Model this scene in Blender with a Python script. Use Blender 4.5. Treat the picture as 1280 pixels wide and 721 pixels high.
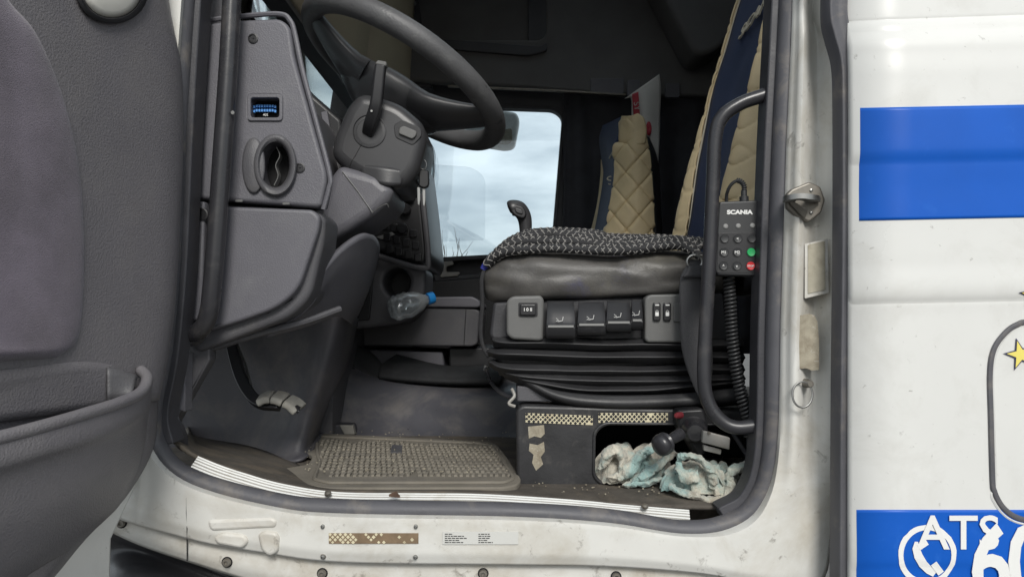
import bpy, bmesh, math, random
from mathutils import Vector, Matrix, Quaternion, noise
from math import radians, sin, cos, pi

for o in list(bpy.data.objects):
    bpy.data.objects.remove(o)
SC = bpy.context.scene
COL = SC.collection
random.seed(4)

# ------------------------------------------------------------------ camera
F, D, H, V0 = 928.0, 1.16, 0.30, 400.0        # focal length (photo px), camera stand-off, eye height over cab floor, horizon row
cam = bpy.data.cameras.new('camera')
cam.sensor_width = 36.0
cam.lens = 36.0 * F / 1280.0
cam.shift_y = (V0 - 360.5) / 1280.0
cam.clip_start = 0.02
cam.clip_end = 2000
co = bpy.data.objects.new('camera', cam)
co.location = (0, -D, H)
co.rotation_euler = (radians(90), 0, 0)
COL.objects.link(co)
SC.camera = co

# ------------------------------------------------------------------ sky, sun, exposure
SUN_EL, SUN_AZ = radians(37), radians(171)     # azimuth clockwise from +Y
world = bpy.data.worlds.new('World')
SC.world = world
world.use_nodes = True
wn, wl = world.node_tree.nodes, world.node_tree.links
wn.clear()
sky = wn.new('ShaderNodeTexSky')
sky.sky_type = 'NISHITA'
sky.sun_disc = False
sky.sun_elevation = SUN_EL
sky.sun_rotation = SUN_AZ
sky.air_density = 1.0
sky.dust_density = 2.0
tc = wn.new('ShaderNodeTexCoord')
mp = wn.new('ShaderNodeMapping')
mp.inputs['Scale'].default_value = (1.2, 1.2, 4.0)
nz = wn.new('ShaderNodeTexNoise')
nz.inputs['Scale'].default_value = 4.2
nz.inputs['Detail'].default_value = 6
nz.inputs['Roughness'].default_value = 0.52
cr = wn.new('ShaderNodeValToRGB')
cr.color_ramp.elements[0].position = 0.34
cr.color_ramp.elements[0].color = (2.7, 3.05, 3.3, 1)
cr.color_ramp.elements[1].position = 0.66
cr.color_ramp.elements[1].color = (6.3, 6.6, 6.7, 1)
mx = wn.new('ShaderNodeMixRGB')
mx.inputs[0].default_value = 0.86
bg = wn.new('ShaderNodeBackground')
bg.inputs['Strength'].default_value = 0.10
wo = wn.new('ShaderNodeOutputWorld')
wl.new(tc.outputs['Generated'], mp.inputs['Vector'])
wl.new(mp.outputs[0], nz.inputs['Vector'])
wl.new(nz.outputs['Fac'], cr.inputs['Fac'])
wl.new(sky.outputs[0], mx.inputs[1])
wl.new(cr.outputs[0], mx.inputs[2])
wl.new(mx.outputs[0], bg.inputs['Color'])
wl.new(bg.outputs[0], wo.inputs['Surface'])

sl = bpy.data.lights.new('sun', 'SUN')
sl.energy = 1.5
sl.angle = radians(20)
sl.color = (1.0, 0.97, 0.92)
so = bpy.data.objects.new('sun', sl)
sd = Vector((sin(SUN_AZ) * cos(SUN_EL), cos(SUN_AZ) * cos(SUN_EL), sin(SUN_EL)))
so.rotation_euler = (-sd).to_track_quat('-Z', 'Y').to_euler()
so.location = sd * 20
COL.objects.link(so)

SC.view_settings.view_transform = 'Standard'
SC.view_settings.look = 'None'
SC.view_settings.gamma = 1
SC.view_settings.use_curve_mapping = False
SC.view_settings.exposure = 0.78

# ------------------------------------------------------------------ measuring helpers
def W(u, v, Y):
    """a point measured in the photograph, at depth Y behind the door plane"""
    d = Y + D
    return Vector(((u - 640) * d / F, Y, H - (v - V0) * d / F))

def G(u, v, z=0.0):
    d = (H - z) * F / (v - V0)
    return Vector(((u - 640) * d / F, d - D, z))

def cr1(p0, p1, p2, p3, t):
    t2, t3 = t * t, t * t * t
    return 0.5 * ((2 * p1) + (p2 - p0) * t + (2 * p0 - 5 * p1 + 4 * p2 - p3) * t2 + (3 * p1 - p0 - 3 * p2 + p3) * t3)

def smooth(pts, k=8, closed=False):
    pts = [Vector(p) for p in pts]
    n = len(pts)
    if n < 3 and not closed:
        return [pts[0].lerp(pts[-1], i / k) for i in range(k + 1)]
    out = []
    for i in range(n if closed else n - 1):
        if closed:
            a, b, c, d = pts[i - 1], pts[i], pts[(i + 1) % n], pts[(i + 2) % n]
        else:
            b, c = pts[i], pts[i + 1]
            a = pts[i - 1] if i else b * 2 - c
            d = pts[i + 2] if i + 2 < n else c * 2 - b
        for j in range(k):
            out.append(cr1(a, b, c, d, j / k))
    if not closed:
        out.append(pts[-1].copy())
    return out

def rpoly(pts, r, n=4):
    """2-D polygon with rounded corners; r a number or one per corner"""
    out = []
    m = len(pts)
    for i in range(m):
        p = Vector(pts[i][:2]); a = Vector(pts[i - 1][:2]); b = Vector(pts[(i + 1) % m][:2])
        rr = r[i] if isinstance(r, (list, tuple)) else r
        la, lb = (a - p).length, (b - p).length
        rr = min(rr, la * .48, lb * .48)
        if rr < 1e-6:
            out.append((p.x, p.y)); continue
        s, e = p + (a - p) / la * rr, p + (b - p) / lb * rr
        for j in range(n + 1):
            t = j / n
            q = s * (1 - t) ** 2 + p * 2 * t * (1 - t) + e * t * t
            out.append((q.x, q.y))
    return out

def rrect(u0, v0, u1, v1, r, n=5):
    return rpoly([(u0, v0), (u1, v0), (u1, v1), (u0, v1)], r, n)

class MB:
    def __init__(s):
        s.v, s.f = [], []
    def add(s, vs, fs):
        o = len(s.v)
        s.v += [Vector(p) for p in vs]
        s.f += [[i + o for i in f] for f in fs]
        return s
    def box(s, c, sz, rot=None):
        c = Vector(c)
        vs = []
        for x in (-.5, .5):
            for y in (-.5, .5):
                for z in (-.5, .5):
                    p = Vector((x * sz[0], y * sz[1], z * sz[2]))
                    if rot is not None:
                        p = rot @ p
                    vs.append(c + p)
        return s.add(vs, [(0, 1, 3, 2), (4, 6, 7, 5), (0, 4, 5, 1), (2, 3, 7, 6), (0, 2, 6, 4), (1, 5, 7, 3)])
    def prism(s, pts, vec):
        n = len(pts); vec = Vector(vec)
        vs = [Vector(p) for p in pts] + [Vector(p) + vec for p in pts]
        fs = [list(range(n)), list(range(2 * n - 1, n - 1, -1))]
        fs += [(i, n + i, n + (i + 1) % n, (i + 1) % n) for i in range(n)]
        return s.add(vs, fs)
    def uvp(s, pts, Y, depth):
        return s.prism([W(u, v, Y) for u, v in pts], (0, depth, 0))
    def sweep(s, path, prof, up=None, closed=False, caps=True, scale=None):
        """prof: list of (b, n) offsets; up fixes the n direction, else parallel transport"""
        path = [Vector(p) for p in path]
        n, m = len(path), len(prof)
        vs, N = [], None
        for i, p in enumerate(path):
            if closed:
                T = path[(i + 1) % n] - path[i - 1]
            else:
                T = path[min(i + 1, n - 1)] - path[max(i - 1, 0)]
            T = T.normalized() if T.length > 1e-9 else Vector((1, 0, 0))
            if up is not None:
                U = Vector(up)
                N = (U - T * U.dot(T)).normalized()
            elif N is None:
                U = Vector((0, 0, 1)) if abs(T.z) < .9 else Vector((1, 0, 0))
                N = (U - T * U.dot(T)).normalized()
            else:
                N = (N - T * N.dot(T)).normalized()
            B = T.cross(N)
            k = scale[i] if scale else 1.0
            vs += [p + B * (b * k) + N * (c * k) for b, c in prof]
        fs = []
        for i in range(n if closed else n - 1):
            a, b = i * m, ((i + 1) % n) * m
            fs += [(a + j, a + (j + 1) % m, b + (j + 1) % m, b + j) for j in range(m)]
        if caps and not closed:
            fs += [list(range(m))[::-1], list(range((n - 1) * m, n * m))]
        return s.add(vs, fs)
    def tube(s, path, r, n=10, closed=False, radii=None, flat=1.0, up=None):
        prof = [(r * cos(2 * pi * j / n), r * flat * sin(2 * pi * j / n)) for j in range(n)]
        return s.sweep(path, prof, up=up, closed=closed, scale=radii)
    def patch(s, rows, nu=6, nv=6, lin=False):
        R = [smooth(r, nu) for r in rows]
        m = len(R[0])
        C = [smooth([r[j] for r in R], nv) for j in range(m)]
        n = len(C[0])
        vs = [C[j][i] for j in range(m) for i in range(n)]
        fs = [(j * n + i, j * n + i + 1, (j + 1) * n + i + 1, (j + 1) * n + i) for j in range(m - 1) for i in range(n - 1)]
        return s.add(vs, fs)
    def loft(s, rings, caps=(True, True)):
        m = len(rings[0])
        vs = [p for r in rings for p in r]
        fs = []
        for i in range(len(rings) - 1):
            a, b = i * m, (i + 1) * m
            fs += [(a + j, a + (j + 1) % m, b + (j + 1) % m, b + j) for j in range(m)]
        if caps[0]: fs.append(list(range(m))[::-1])
        if caps[1]: fs.append(list(range((len(rings) - 1) * m, len(rings) * m)))
        return s.add(vs, fs)
    def lathe(s, prof, o, ax, n=20, ex=1.0, caps=(True, True)):
        """prof: (radius, height along ax)"""
        o = Vector(o); ax = Vector(ax).normalized()
        U = Vector((0, 0, 1)) if abs(ax.z) < .9 else Vector((1, 0, 0))
        A = (U - ax * U.dot(ax)).normalized(); B = ax.cross(A)
        rings = [[o + ax * h + A * (r * cos(2 * pi * j / n)) + B * (r * ex * sin(2 * pi * j / n)) for j in range(n)] for r, h in prof]
        return s.loft(rings, caps)
    def build(s, name, mat, parent=None, bev=0, seg=2, sub=0, sol=0, ang=38, kind=None, solo=-1, flat=False):
        me = bpy.data.meshes.new(name)
        me.from_pydata([tuple(p) for p in s.v], [], s.f)
        bm = bmesh.new(); bm.from_mesh(me)
        bmesh.ops.recalc_face_normals(bm, faces=bm.faces)
        bm.to_mesh(me); bm.free()
        return finish(me, name, mat, parent, bev, seg, sub, sol, ang, kind, solo, flat)

def finish(me, name, mat, parent=None, bev=0, seg=2, sub=0, sol=0, ang=38, kind=None, solo=-1, flat=False):
    if not flat:
        me.shade_smooth()
        if ang: me.set_sharp_from_angle(angle=radians(ang))
    me.materials.clear()
    me.materials.append(M[mat] if isinstance(mat, str) else mat)
    o = bpy.data.objects.new(name, me)
    COL.objects.link(o)
    if sol:
        m = o.modifiers.new('thickness', 'SOLIDIFY'); m.thickness = sol; m.offset = solo
    if bev:
        m = o.modifiers.new('bevel', 'BEVEL'); m.width = bev; m.segments = seg; m.limit_method = 'ANGLE'; m.angle_limit = radians(40)
        m.harden_normals = False
    if sub:
        m = o.modifiers.new('subdivision', 'SUBSURF'); m.levels = sub; m.render_levels = sub
    if parent is not None:
        o.parent = parent
        if parent.type == 'EMPTY':
            o.matrix_parent_inverse = parent.matrix_basis.inverted()
    if kind: o['kind'] = kind
    return o

def plate(name, outline, holes, Y, depth, mat, parent=None, bev=0.003, raw=False, res=2, ang=38, kind=None, tilt=None):
    """a flat plate in the XZ plane with real holes; front face at Y, thickness depth, rounded edges"""
    cu = bpy.data.curves.new(name, 'CURVE')
    cu.dimensions = '2D'; cu.fill_mode = 'BOTH'
    cu.extrude = depth / 2 - bev; cu.bevel_depth = bev; cu.bevel_resolution = res; cu.offset = -bev
    for lp in [outline] + list(holes):
        sp = cu.splines.new('POLY'); sp.points.add(len(lp) - 1); sp.use_cyclic_u = True
        for p, q in zip(sp.points, lp):
            w = q if raw else W(q[0], q[1], Y)
            p.co = (w[0], w[1] if raw else w[2], 0, 1)
    ob = bpy.data.objects.new('tmp', cu); COL.objects.link(ob)
    bpy.context.view_layer.update()
    me = bpy.data.meshes.new_from_object(ob.evaluated_get(bpy.context.evaluated_depsgraph_get()))
    bpy.data.objects.remove(ob); bpy.data.curves.remove(cu)
    me.name = name
    me.transform(Matrix.Translation((0, Y + depth / 2, 0)) @ Matrix.Rotation(radians(90), 4, 'X'))
    if tilt: me.transform(tilt)
    return finish(me, name, mat, parent, ang=ang, kind=kind)

def text(name, body, pos, size, mat, parent=None, ext=0.0006, sx=1.0, bold=0.0, rot=0.0, basis=None, shear=0, align='CENTER'):
    cu = bpy.data.curves.new(name, 'FONT')
    cu.body = body; cu.size = size; cu.extrude = ext; cu.offset = bold; cu.shear = shear
    cu.align_x = align; cu.align_y = 'CENTER'; cu.resolution_u = 3
    ob = bpy.data.objects.new('tmp', cu); COL.objects.link(ob)
    bpy.context.view_layer.update()
    me = bpy.data.meshes.new_from_object(ob.evaluated_get(bpy.context.evaluated_depsgraph_get()))
    bpy.data.objects.remove(ob); bpy.data.curves.remove(cu)
    B = basis if basis is not None else Matrix.Rotation(radians(90), 4, 'X')
    me.transform(Matrix.Translation(pos) @ B @ Matrix.Rotation(rot, 4, 'Z') @ Matrix.Diagonal((sx, 1, 1, 1)))
    return finish(me, name, mat, parent, flat=True)

def thing(name, label, cat, loc, group=None):
    o = bpy.data.objects.new(name, None)
    o.empty_display_size = .05
    o.location = loc
    COL.objects.link(o)
    o['label'] = label; o['category'] = cat
    if group: o['group'] = group
    return o

def tag(o, label, cat, group=None):
    o['label'] = label; o['category'] = cat
    if group: o['group'] = group
    return o

# ------------------------------------------------------------------ materials
M = {}
def mat(name, col, rough=.5, metal=0.0, var=.12, vscale=6, bump=0.0, bscale=500, dirt=None, dirt2=None, spec=.5, coat=0.0, sheen=0.0, rvar=0.0, stretch=None):
    m = bpy.data.materials.new(name); m.use_nodes = True
    N, L = m.node_tree.nodes, m.node_tree.links
    b = N['Principled BSDF']
    b.inputs['Roughness'].default_value = rough
    b.inputs['Metallic'].default_value = metal
    b.inputs['Specular IOR Level'].default_value = spec
    b.inputs['Coat Weight'].default_value = coat
    b.inputs['Coat Roughness'].default_value = .12
    b.inputs['Sheen Weight'].default_value = sheen
    t = N.new('ShaderNodeTexCoord')
    src = t.outputs['Object']
    if stretch:
        mpn = N.new('ShaderNodeMapping'); mpn.inputs['Scale'].default_value = stretch
        L.new(src, mpn.inputs['Vector']); src = mpn.outputs[0]
    n1 = N.new('ShaderNodeTexNoise'); n1.inputs['Scale'].default_value = vscale; n1.inputs['Detail'].default_value = 8; n1.inputs['Roughness'].default_value = .6
    L.new(src, n1.inputs['Vector'])
    r1 = N.new('ShaderNodeValToRGB')
    r1.color_ramp.elements[0].position = .3; r1.color_ramp.elements[1].position = .7
    r1.color_ramp.elements[0].color = tuple(c * (1 - var) for c in col) + (1,)
    r1.color_ramp.elements[1].color = tuple(min(1, c * (1 + var)) for c in col) + (1,)
    L.new(n1.outputs['Fac'], r1.inputs['Fac'])
    out = r1.outputs[0]
    if rvar:
        rr = N.new('ShaderNodeMapRange'); rr.inputs[1].default_value = .3; rr.inputs[2].default_value = .7
        rr.inputs[3].default_value = max(0, rough - rvar); rr.inputs[4].default_value = min(1, rough + rvar)
        L.new(n1.outputs['Fac'], rr.inputs[0]); L.new(rr.outputs[0], b.inputs['Roughness'])
    for k, dd in enumerate((dirt, dirt2)):
        if not dd: continue
        dcol, dsc, lo, hi, amt = dd
        n2 = N.new('ShaderNodeTexNoise'); n2.inputs['Scale'].default_value = dsc; n2.inputs['Detail'].default_value = 10; n2.inputs['Roughness'].default_value = .68
        n2.inputs['Distortion'].default_value = .4
        mpn = N.new('ShaderNodeMapping'); mpn.inputs['Location'].default_value = (3.1 + 5 * k, 1.7, 9.2)
        L.new(src, mpn.inputs['Vector']); L.new(mpn.outputs[0], n2.inputs['Vector'])
        mr = N.new('ShaderNodeMapRange'); mr.inputs[1].default_value = lo; mr.inputs[2].default_value = hi; mr.inputs[4].default_value = amt
        L.new(n2.outputs['Fac'], mr.inputs[0])
        mm = N.new('ShaderNodeMixRGB'); mm.inputs[2].default_value = tuple(dcol) + (1,)
        L.new(mr.outputs[0], mm.inputs[0]); L.new(out, mm.inputs[1]); out = mm.outputs[0]
    L.new(out, b.inputs['Base Color'])
    if bump:
        n3 = N.new('ShaderNodeTexNoise'); n3.inputs['Scale'].default_value = bscale; n3.inputs['Detail'].default_value = 3
        L.new(src, n3.inputs['Vector'])
        bp = N.new('ShaderNodeBump'); bp.inputs['Strength'].default_value = bump; bp.inputs['Distance'].default_value = .002
        L.new(n3.outputs['Fac'], bp.inputs['Height']); L.new(bp.outputs[0], b.inputs['Normal'])
    M[name] = m
    return m

def glassy(name, tint, refl=.06, rough=.0, milk=0.0):
    m = bpy.data.materials.new(name); m.use_nodes = True
    N, L = m.node_tree.nodes, m.node_tree.links
    N.remove(N['Principled BSDF'])
    t = N.new('ShaderNodeBsdfTransparent'); t.inputs[0].default_value = tuple(tint) + (1,)
    g = N.new('ShaderNodeBsdfGlossy'); g.inputs['Roughness'].default_value = rough; g.inputs[0].default_value = (1, 1, 1, 1)
    lw = N.new('ShaderNodeFresnel'); lw.inputs['IOR'].default_value = 1.45
    sc = N.new('ShaderNodeMath'); sc.operation = 'MULTIPLY_ADD'; sc.inputs[1].default_value = 1.0; sc.inputs[2].default_value = refl - .035
    L.new(lw.outputs[0], sc.inputs[0])
    mxs = N.new('ShaderNodeMixShader')
    L.new(sc.outputs[0], mxs.inputs[0]); L.new(t.outputs[0], mxs.inputs[1]); L.new(g.outputs[0], mxs.inputs[2])
    o = mxs.outputs[0]
    if milk:
        df = N.new('ShaderNodeBsdfTranslucent'); df.inputs[0].default_value = (1, 1, 1, 1)
        m2 = N.new('ShaderNodeMixShader'); m2.inputs[0].default_value = milk
        L.new(o, m2.inputs[1]); L.new(df.outputs[0], m2.inputs[2]); o = m2.outputs[0]
    L.new(o, N['Material Output'].inputs['Surface'])
    M[name] = m

BR = (.20, .15, .10)
DUST = (.30, .26, .21)
mat('white_paint', (0.69, 0.69, 0.665), .32, var=.04, vscale=3, dirt=((.40, .38, .33), 9, .50, .78, .32), dirt2=((.12, .10, .08), 70, .63, .72, .5), coat=.25, rvar=.08)
mat('white_frame', (0.67, 0.665, 0.63), .42, var=.06, vscale=7, dirt=((.36, .31, .22), 6, .46, .72, .6), dirt2=((.10, .08, .06), 42, .60, .70, .55), rvar=.08)
mat('white_sill', (0.65, 0.64, 0.60), .45, var=.07, vscale=9, dirt=((.33, .27, .18), 7, .44, .70, .65), dirt2=((.09, .07, .05), 36, .58, .69, .6), rvar=.1)
mat('blue_vinyl', (0.005, 0.098, 0.49), .38, var=.06, vscale=8, dirt=((.05, .22, .70), 30, .6, .8, .25), coat=0, spec=.3)
mat('decal_white', (.78, .78, .76), .4, var=.03)
mat('decal_yellow', (.80, .68, .16), .4, var=.05)
mat('decal_dark', (.03, .03, .09), .4, var=.05)
mat('rubber', (.045, .045, .052), .52, var=.2, vscale=14, bump=.15, bscale=300, dirt=(DUST, 18, .56, .85, .22), rvar=.12)
mat('rubber_grey', (.085, .085, .095), .55, var=.15, vscale=12, bump=.12, bscale=260, dirt=(DUST, 16, 0.52, 0.73, 0.40), rvar=.1)
mat('groove', (.02, .02, .02), .8)
mat('door_plastic', (0.15, 0.143, 0.154), .5, var=.07, vscale=5, bump=.5, bscale=380, dirt=((.19, .18, .18), 7, 0.46, 0.70, 0.55), rvar=.06)
mat('door_fabric', (0.135, 0.115, 0.145), .95, var=.30, vscale=12, bump=.5, bscale=700, dirt=((.17, .15, .16), 6, .5, .8, .4), sheen=.3)
mat('door_cup', (.74, .72, .66), .45, var=.05)
mat('dash_plastic', (0.120, 0.118, 0.134), .48, var=.06, vscale=6, bump=.32, bscale=430, dirt=((.18, .18, .185), 9, 0.49, 0.73, 0.50), rvar=.06)
mat('dash_dark', (0.086, 0.085, 0.093), .5, var=.10, vscale=7, bump=.32, bscale=430, dirt=((.13, .125, .12), 10, 0.50, 0.73, 0.50))
mat('dash_black', (.018, .018, .020), .4, var=.2, vscale=9, bump=.1, bscale=500, dirt=((.06, .06, .06), 20, .58, .8, .3))
mat('black_void', (.008, .008, .009), .9)
mat('kick_plastic', (0.07, 0.069, 0.078), .5, var=.12, vscale=6, bump=.32, bscale=430, dirt=(DUST, 8, 0.50, 0.73, .26), rvar=.1)
mat('tunnel_vinyl', (0.080, 0.080, 0.092), .38, var=.15, vscale=6, bump=.15, bscale=260, dirt=((.20, .185, .17), 9, 0.48, 0.68, 0.50), dirt2=((.02, .02, .02), 40, .64, .74, .5), rvar=.12)
mat('floor_dirt', (0.078, 0.068, 0.057), .85, var=.35, vscale=18, bump=.6, bscale=160, dirt=((.20, .16, .11), 12, .48, .72, .6))
mat('mat_rubber', (0.175, 0.158, 0.13), .85, var=.18, vscale=10, bump=.3, bscale=300, dirt=((.09, .085, .08), 7, .5, .75, .7), dirt2=((.30, .26, .20), 26, .6, .8, .5))
mat('mat_grip', (0.215, 0.195, 0.16), .85, var=.2, vscale=14, dirt=((.12, .11, .10), 7, .5, .75, .7))
mat('black_mat', (.02, .021, .023), .8, var=.3, vscale=20, bump=.5, bscale=250, dirt=((.09, .085, .08), 30, .58, .75, .5))
mat('alu', (.80, .80, .77), .30, metal=.35, var=.05, vscale=12, dirt=((.40, .36, .28), 24, .58, .78, .5))
mat('alu_dark', (.33, .32, .30), .5, metal=.2, var=.1, dirt=((.2, .17, .12), 24, .5, .78, .7))
mat('steel', (.30, .30, .29), .38, metal=.9, var=.12, vscale=25)
mat('steel_dirty', (.21, .195, .17), .42, metal=.55, var=.25, vscale=30, dirt=((.14, .10, .06), 40, .55, .75, .6))
mat('chrome', (.75, .76, .77), .10, metal=1.0, var=.03)
mat('rust', (0.07, 0.04, 0.025), .85, var=.35, vscale=50)
mat('handle_black', (.030, .030, .034), .30, var=.1, vscale=12, bump=.04, bscale=200, dirt=((.15, .14, .13), 16, 0.52, 0.73, 0.40), rvar=.08)
mat('wheel_leather', (0.092, 0.092, 0.095), .50, var=.18, vscale=9, bump=.35, bscale=230, dirt=((.22, .225, .215), 22, .54, .8, .45), dirt2=((.02, .02, .02), 17, .62, .68, .9), rvar=.1)
mat('wheel_plastic', (0.046, 0.046, 0.049), .38, var=.08, vscale=7, bump=.1, bscale=500, rvar=.06)
mat('seat_leather', (0.078, 0.074, 0.07), .48, var=.15, vscale=9, bump=.25, bscale=260, dirt=((.16, .15, .12), 8, 0.44, 0.68, 0.60), dirt2=((.07, .07, .15), 10, .56, .72, .6), rvar=.1)
mat('seat_black', (0.039, 0.039, 0.043), .55, var=.2, vscale=12, bump=.2, bscale=300, dirt=((.10, .10, .10), 14, .58, .82, .3))
mat('bellows', (0.026, 0.026, 0.028), .52, var=.2, vscale=9, bump=.15, bscale=180, dirt=((.10, .10, .10), 12, .55, .85, .35), rvar=.1)
mat('switch_grey', (0.125, 0.125, 0.122), .5, var=.07, vscale=14, bump=.15, bscale=500, dirt=((.21, .2, .18), 20, .55, .8, .4))
mat('switch_black', (.020, .020, .022), .28, var=.15, dirt=((.12, .12, .12), 40, .6, .8, .35))
mat('print_white', (.75, .75, .73), .5, var=.02)
mat('seat_blue', (0.028, 0.043, 0.1), .7, var=.14, vscale=14, bump=.25, bscale=420)
mat('seat_beige', (0.72, 0.58, 0.35), .55, var=.07, vscale=14, bump=.3, bscale=420, dirt=((.45, .36, .22), 9, .55, .8, .4))
mat('piping', (.58, .53, .42), .6, var=.05)
mat('base_metal', (0.026, 0.026, 0.028), .45, var=.25, vscale=16, bump=.15, bscale=160, dirt=((.15, .14, .125), 14, .57, .78, .45), rvar=.1)
mat('tape_cream', (.66, .60, .42), .5, var=.10, vscale=40, dirt=((.26, .18, .10), 22, .50, .72, .7))
mat('tape_brown', (.20, .14, .085), .6, var=.2, vscale=60, dirt=((.50, .44, .33), 50, .55, .7, .6))
mat('label_tan', (.40, .37, .29), .6, var=.12, vscale=60, dirt=((.24, .21, .15), 40, .5, .7, .7))
mat('label_old', (.36, .325, .25), .75, var=.2, vscale=45, bump=.3, bscale=300, dirt=((.20, .165, .115), 34, .46, .68, .8), dirt2=((.55, .52, .45), 90, .6, .7, .7))
mat('paper', (.62, .60, .57), .8, var=.05, vscale=12)
mat('paper_red', (.48, .05, .07), .7, var=.1)
mat('sticker', (0.6, 0.6, 0.57), .45, var=.03)
mat('print_black', (.05, .05, .05), .6, var=.05)
mat('red_button', (.62, .035, .04), .4, var=.05)
mat('dull_red', (.26, .035, .045), .5, var=.1)
mat('green_button', (.03, .42, .13), .4, var=.05)
mat('grey_lens', (.24, .24, .235), .35, var=.05)
mat('remote_body', (.028, .029, .031), .42, var=.1, bump=.1, bscale=700, dirt=((.09, .09, .09), 30, .6, .8, .3))
mat('belt_web', (.040, .040, .044), .6, var=.12, vscale=20, bump=.4, bscale=500, sheen=.1)
mat('rope_black', (.022, .022, .024), .8, var=.3, vscale=60, bump=.3, bscale=400)
mat('rope_thread', (.29, .28, .265), .7, var=.2, vscale=60)
mat('rope_blue', (.04, .05, .30), .6)
mat('towel', (.50, .475, .40), .95, var=.30, vscale=60, bump=1.0, bscale=380, dirt=((.24, .40, .39), 9, .46, .58, .85), dirt2=((.20, .155, .10), 12, .54, .70, .75), sheen=.3)
mat('towel_brown', (.24, .18, .12), .95, var=.25, vscale=40, bump=.9, bscale=330)
mat('bottle_cap', (.02, .27, .72), .38, var=.05)
mat('key_black', (.014, .014, .015), .4)
mat('sun_blind', (0.248, 0.224, 0.189), .85, var=.06, vscale=8, bump=.2, bscale=600)
mat('headliner', (0.145, 0.141, 0.14), .9, var=.12, vscale=5, bump=.3, bscale=500)
mat('curtain', (0.05, 0.05, 0.058), .9, var=.2, vscale=9, bump=.3, bscale=400)
mat('trim_far', (0.062, 0.062, 0.068), .6, var=.12, vscale=8, bump=.2, bscale=400)
mat('mirror_shell', (0.8, 0.81, 0.78), .35, var=.08, vscale=10, dirt=((.25, .24, .18), 14, .5, .75, .5))
mat('mudguard', (.026, .026, .029), .36, var=.2, vscale=8, bump=.3, bscale=40, dirt=((.12, .12, .12), 9, .55, .8, .3), rvar=.12)
mat('pedal_rubber', (0.22, 0.215, 0.195), .75, var=.2, vscale=40, dirt=((.32, .29, .24), 30, .5, .75, .5))
mat('fuse_blue', (.10, .32, .75), .45, var=.1)
mat('bark', (.07, .055, .045), .9, var=.2)
mat('asphalt', (.11, .108, .105), .9, var=.2, vscale=3, bump=.5, bscale=90)
m = M['sun_blind']; N, L = m.node_tree.nodes, m.node_tree.links
tr = N.new('ShaderNodeBsdfTranslucent'); tr.inputs[0].default_value = (.52, .46, .38, 1)
ms = N.new('ShaderNodeMixShader'); ms.inputs[0].default_value = .65
L.new(N['Principled BSDF'].outputs[0], ms.inputs[1]); L.new(tr.outputs[0], ms.inputs[2]); L.new(ms.outputs[0], N['Material Output'].inputs['Surface'])
glassy('pane', (.90, .95, .97), .05)
glassy('windscreen_tint', (.80, .86, .86), .07)
glassy('reflection_tint', (.98, .99, 1.0), .05, milk=.10)  # milky tint imitating a pale reflection in the far window
glassy('bottle_plastic', (.93, .97, .99), .16, .05, milk=.22)

# ================================================================== GROUND
g = MB().add([(-60, -60, -1.38), (60, -60, -1.38), (60, 60, -1.38), (-60, 60, -1.38)], [(0, 1, 2, 3)]).build('ground', 'asphalt', flat=True)
g['kind'] = 'structure'

# ================================================================== TRUCK CAB SHELL
cab = thing('truck_cab', 'white truck cab body with blue stripes, seen through its open doorway', 'truck cab', (0, 0, -.1))

# --- rear outer side panel with pressed swages
PROF = [(-420, -.05), (-120, -.045), (-20, -.04), (22, -.042), (36, -.056), (60, -.074), (95, -.081), (150, -.085), (190, -.086), (197, -.082), (204, -.075), (240, -.073), (275, -.074), (330, -.077), (362, -.083), (370, -.081), (378, -.069), (395, -.068), (520, -.071), (640, -.072), (688, -.076), (700, -.076), (712, -.071), (800, -.07), (1100, -.06)]
PROF = [(v, -.07 + (y + .07) * (.6 if v < 60 else .32)) for v, y in PROF]
def py(v):
    for (a, ya), (b, yb) in zip(PROF, PROF[1:]):
        if a <= v <= b:
            t = (v - a) / (b - a); t = t * t * (3 - 2 * t)
            return ya + (yb - ya) * t
    return PROF[-1][1]
def panel_pt(u, v, off=0.0):
    slope = (u - 1070) * (-.035 if v < 60 else -.02 if v < 420 else 0)
    d = D - .087
    Y = py(v) - off
    return Vector(((u - 640) * d / F, Y, H - (v + slope - V0) * d / F))
def panel_grid(name, u0, u1, vs, matn, parent, off, nu=6):
    b = MB(); us = [u0 + (u1 - u0) * i / nu for i in range(nu + 1)]
    vv = [panel_pt(u, v, off) for v in vs for u in us]; n = nu + 1
    b.add(vv, [(r * n + i, r * n + i + 1, (r + 1) * n + i + 1, (r + 1) * n + i) for r in range(len(vs) - 1) for i in range(nu)])
    return b.build(name, matn, parent, sol=.0012 if off > 0 else .03, solo=-1, ang=60)
def vrange(a, b, st=4):
    n = max(2, int((b - a) / st)); return [a + (b - a) * i / n for i in range(n + 1)]
def flipfix(o):
    return o
sp_ = panel_grid('side_panel', 1066, 1480, [-420, -200] + vrange(-120, 800) + [1000], 'white_paint', cab, 0)
sp_.modifiers['thickness'].offset = 0
def stripe(v0, v1, u0=1074):
    o = panel_grid('blue_stripe', u0, 1480, vrange(v0, v1), 'blue_vinyl', sp_, .0152)
    o.modifiers['thickness'].offset = 0
stripe(136, 276); stripe(637, 800, 1071)
PO = .0168   # decals stand this far out from the panel's mid surface
def on_panel(pts2d, name, matn, off):
    b = MB(); b.prism([panel_pt(u, v, off) for u, v in pts2d], (0, .0008, 0))
    return b.build(name, matn, sp_, flat=True)
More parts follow.
